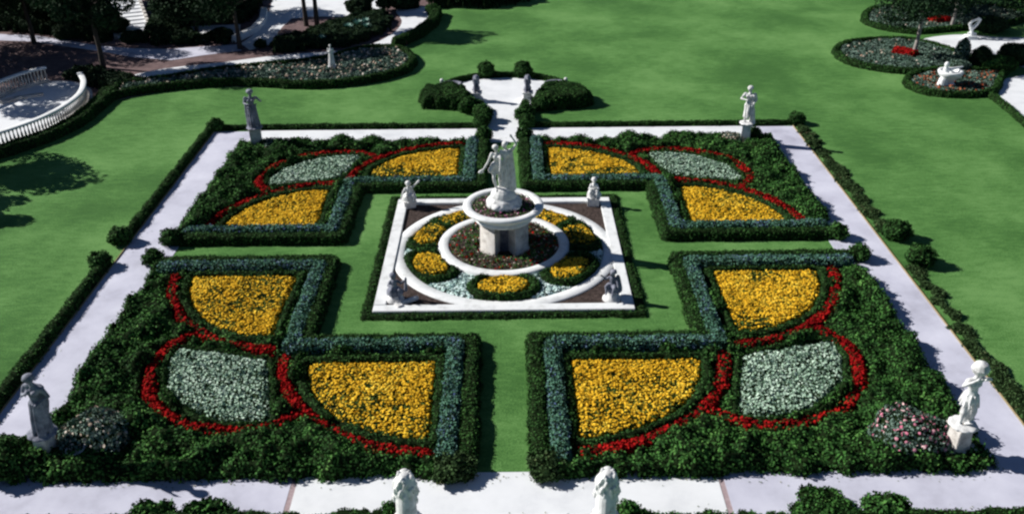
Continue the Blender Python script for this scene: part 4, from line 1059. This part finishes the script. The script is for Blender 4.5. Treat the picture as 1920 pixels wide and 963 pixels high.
# dense shrubs under the trees
SH = [((-27.3, 32.0), 1.3, 1.2, 'dark shrub at the foot of the stairs, left side'), ((-23.2, 32.4), 1.2, 1.1, 'dark shrub at the foot of the stairs, right side'), ((-21.4, 29.6), .8, .7, 'dark shrub behind the terrace path'), ((-19.0, 30.3), .8, .7, 'dark shrub between the bright patch and the terrace path'),
      ((-29.6, 31.4), 1.1, .8, 'dark shrub behind the left stretch of terrace path'), ((-24.8, 30.2), .9, .6, 'dark shrub below the garden stairs'), ((-15.9, 28.3), .35, .5, 'small dark shrub on the terrace court by the tree trunk'), ((-32.8, 33.6), 1.2, 1.0, 'dark shrub at the far left behind the path'),
      ((-7.4, 38.6), 1.0, .8, 'dark shrub at the top of the terrace court'), ((-10.6, 36.8), .9, 1.2, 'tall dark shrub at the back of the terrace planting')]
for i, (l, r_, h_, lb) in enumerate(SH): bush(l, r_, h_, lb, 'tree', 'dark shrubs under the terrace trees', 260, .12, seed=200 + i, ragged=.2, name='shrub', cat='shrub')
# shrub belt at the top
hedge('hedge_mass', sd_poly([(-5.6, 38.4), (-3.5, 38.2), (-1.0, 38.2), (1.8, 40.2), (2.5, 43), (-6, 44)]), 1.1, 'dark shrub belt at the top edge of the lawn', 'shrubs', None, amp=.3, wob=.4, edge=.5, step=.15, dens=160, size=.14, seed=123, lm='tree')

# balustrade
def balustrade(pts, label, n_b):
    P = smooth_line(pts, 6)
    cum = [0]
    for a, b in zip(P[:-1], P[1:]): cum.append(cum[-1] + math.hypot(b[0] - a[0], b[1] - a[1]))
    cx, cy = P[len(P) // 2]
    t = empty('balustrade', (cx, cy, .03), 0, label, 'balustrade', 'balustrades round the oval court')
    def sweep(w, z0, z1, name, mat):
        G = Geo(); n = len(P); V = []
        for i, (x, y) in enumerate(P):
            a = P[max(0, i - 1)]; b = P[min(n - 1, i + 1)]; tx, ty = b[0] - a[0], b[1] - a[1]; L = math.hypot(tx, ty); nx, ny = -ty / L, tx / L
            for o_, z in ((-w / 2, z0), (w / 2, z0), (w / 2, z1 - .02), (w / 2 - .03, z1), (-w / 2 + .03, z1), (-w / 2, z1 - .02)): V.append((x + nx * o_ - cx, y + ny * o_ - cy, z))
        F = [(i * 6 + k, (i + 1) * 6 + k, (i + 1) * 6 + (k + 1) % 6, i * 6 + (k + 1) % 6) for i in range(n - 1) for k in range(6)]
        G.add(V, F); G.add([V[k] for k in range(6)], [(0, 1, 2, 5), (2, 3, 4, 5)]); G.add([V[(n - 1) * 6 + k] for k in range(6)], [(5, 2, 1, 0), (5, 4, 3, 2)])
        link(name, G.mesh(name), mat, t)
    sweep(.30, .80, .90, 'rail', MT['kerb']); sweep(.34, -.03, .14, 'plinth', MT['stone'])
    V, F = lathe([(0, .13), (.06, .13), (.06, .18), (.035, .22), (.064, .34), (.06, .42), (.03, .58), (.035, .68), (.055, .72), (.055, .805), (0, .805)], 10)
    G = Geo(); G.add(V, F); me = G.mesh('baluster'); me.materials.append(MT['stone'])
    me.polygons.foreach_set('use_smooth', [True] * len(me.polygons))
    for k in range(n_b):
        s_ = (k + .5) / n_b * cum[-1]
        j = max(i for i in range(len(cum) - 1) if cum[i] <= s_); f = (s_ - cum[j]) / (cum[j + 1] - cum[j])
        x = P[j][0] + (P[j + 1][0] - P[j][0]) * f; y = P[j][1] + (P[j + 1][1] - P[j][1]) * f
        b = bpy.data.objects.new('baluster', me); COL.objects.link(b); b.parent = t; b.location = (x - cx, y - cy, 0)
balustrade([(-24.35, 20.35), (-23.5, 18.8), (-22.9, 16.8), (-22.9, 14.8), (-23.25, 13.2), (-23.8, 12.0), (-24.5, 10.9), (-25.4, 9.8), (-26.8, 8.7)], 'white stone balustrade curving round the lawn side of the oval court', 66)
balustrade([(-26.8, 21.5), (-27.5, 20.7), (-28.1, 19.4), (-28.6, 17.8), (-29.2, 16)], 'white stone balustrade on the far side of the oval court', 30)
lh(smooth_line([(-22.3, 18.8), (-22.15, 17.0), (-22.2, 14.6), (-22.6, 12.9), (-23.2, 11.6), (-24.1, 10.3), (-25.2, 9.1), (-26.6, 8.1)], 3), .85, .45, 'dark hedge outside the balustrade of the oval court', 124, step=.09)
boxes_o = prism('court_step', smooth_line([(-27.9, 17.9), (-27.2, 18.6), (-26.2, 19.1), (-26.1, 18.8), (-27.0, 18.2), (-27.6, 17.5)], 4, True), .0, .16, MT['stone']); tag(boxes_o, 'curved grey step inside the oval court', 'step')

# ------------------------------------------------------------------ upper right islands
def island(P, lb, h, seed, flow='blush', fd=14, ring=.45):
    s = sd_poly(smooth_line(P, 5, True))
    def r_(X, Y): dd = s(X, Y); return np.maximum(dd, -dd - ring)
    r_.box = s.box
    hedge('border_hedge', r_, .32, 'low dark hedge round the ' + lb.split(' with')[0].split(' of ')[0], 'hedge', 'hedges round the island beds', seed=seed, step=.09, dens=240, size=.09, lm='hedge')
    def i_(X, Y): return s(X, Y) + ring
    i_.box = s.box
    bed('island_bed', i_, h, lb, 'island beds at upper right', 'grey', flow, fd, .07, 230, .13, amp=.12, step=.12, seed=seed, tilt=.6, lift=.12)
island([(25.3, 33.8), (26.5, 36.1), (29.0, 37.4), (32.1, 37.6), (36.0, 37.0), (37.5, 34), (34.5, 31.5), (30.8, 30.6), (27.7, 29.9), (25.9, 30.9), (25.1, 32.4)], 'upper island bed of grey green plants near the top right', .22, 130, 'blush', 3)
island([(20.8, 26.0), (22.0, 27.6), (24.4, 28.5), (26.8, 28.2), (28.2, 26.1), (28.6, 24.0), (26.6, 21.8), (23.8, 21.3), (21.6, 22.4), (20.7, 24.0)], 'middle island bed with the pale trunked tree at upper right', .22, 131, 'blush', 2)
island([(22.8, 19.5), (24.0, 21.2), (25.8, 21.8), (28.1, 21.7), (29.6, 21.6), (28.6, 19.6), (27.1, 17.5), (25.0, 17.0), (23.2, 17.7)], 'lower island bed with the white urn and orange flowers at upper right', .18, 132, 'coral', 12, .4)
for P_, lb in (([(29.6, 32.0), (30.9, 32.0), (31.0, 32.9), (30.2, 33.1), (29.5, 32.7)], 'red flower patch in the upper island bed'), ([(24.1, 24.9), (25.1, 24.1), (25.7, 24.4), (25.2, 25.3), (24.5, 25.6)], 'red flower patch in the middle island bed')):
    bed('flower_patch', sd_poly(P_), .46, lb, 'red patches in the island beds', 'shrub', 'red', 260, .06, 60, .08, tilt=.6)
lh([(26.8, 17.4), (26.75, 15.2), (26.5, 13.0), (26.2, 10.3), (25.9, 6)], .35, .25, 'thin low hedge along the right hand walk', 133)
# white urn with carved figure
t = empty('carved_urn', (25.1, 18.9, 0), R(20), 'white carved stone urn with a jutting lip in the lower island bed', 'urn')
lathe_obj('bowl', [(0, .1), (.42, .1), (.42, .2), (.26, .3), (.30, .42), (.60, .72), (.68, .90), (.66, .98), (.52, .98), (.45, .88), (0, .85)], MT['kerb'], t, 32)
F = Fig(); F.cap((-.35, 0, .8), .20, (-.38, 0, 1.15), .14); F.ell((-.38, 0, 1.35), (.14, .14, .17)); F.cap((-.2, 0, 1.05), .10, (.75, -.05, 1.12), .045); F.cap((-.4, 0, .5), .24, (-.45, 0, .1), .28); F.cap((.1, 0, .7), .2, (.55, 0, .62), .12); F.cap((-.3, -.1, 1.1), .06, (.1, -.2, .9), .04)
link('figure', F.mesh('urn figure', .025), MT['kerb'], t, True)
# white rearing statue on the right court
def swan(F):
    F.cap((0, 0, 0), .22, (0, 0, .35), .12); F.cap((0, 0, .35), .12, (-.12, 0, .6), .16)
    F.chain([(Vector((-.12, 0, .6)), .14), (Vector((-.28, 0, .85)), .11), (Vector((-.1, 0, 1.1)), .09), (Vector((.25, 0, 1.25)), .08)])
    F.chain([(Vector((0, 0, .55)), .14), (Vector((.25, 0, .8)), .12), (Vector((.45, 0, 1.2)), .10), (Vector((.3, 0, 1.32)), .06)])
    F.cap((-.2, 0, .15), .1, (.3, 0, .1), .12)
statue('fountain_statue', (30.75, 28.7, 0), 0, 'white looping statue on the bright court at upper right', swan, .25, .5, .85, 'kerb', 'kerb', voxel=.025)
tree((25.4, 24.7), 3.0, 2.9, 3.4, 'tree with a straight pale trunk in the middle island bed', 30, 'palebark', 10000, 'dark trees at upper right', tr=.12, lean=(.25, .1))
tree((30.6, 31.3), 2.4, 2.7, 3.2, 'tree with a thin pale trunk at the edge of the bright court', 31, 'palebark', 9500, 'dark trees at upper right', tr=.11, lean=(.1, 0))
tree((36.6, 33.0), 1.4, 2.2, 3.0, 'dark tree right of the bright court at upper right', 32, 'bark', 6000, 'dark trees at upper right')
tree((28.4, 36.0), 1.6, 3.0, 3.4, 'dark tree over the upper island bed', 33, 'bark', 7000, 'dark trees at upper right')
tree((33.0, 38.4), 1.4, 3.2, 3.6, 'dark tree in the top right corner', 34, 'bark', 7000, 'dark trees at upper right')
bush((27.6, 23.0), .38, 1.6, 'upright cypress like shrub in front of the bright court', 'grey', None, 400, .1, name='upright_shrub', cat='shrub', seed=60, ragged=.12)
bush((28.6, 22.6), .55, 1.2, 'dark round shrub beside the upright cypress like shrub', 'tree', 'shrubs in front of the bright court', 350, .1, name='shrub', cat='shrub', seed=61)
bush((30.9, 23.2), .95, 1.15, 'broad dark clipped shrub in front of the bright court', 'tree', 'shrubs in front of the bright court', 300, .1, name='shrub', cat='shrub', seed=62)
bush((27.0, 21.9), .6, .6, 'pale leafed low shrub behind the carved urn', 'grey', 'shrubs in front of the bright court', 300, .1, name='shrub', cat='shrub', seed=63)
bush((29.4, 21.9), .9, .8, 'loose green shrub right of the carved urn', 'shrub', 'shrubs in front of the bright court', 300, .1, name='shrub', cat='shrub', seed=64)
bush((32.9, 30.6), 1.1, .9, 'dark shrub behind the white looping statue', 'tree', 'shrubs in front of the bright court', 260, .12, name='shrub', cat='shrub', seed=65)
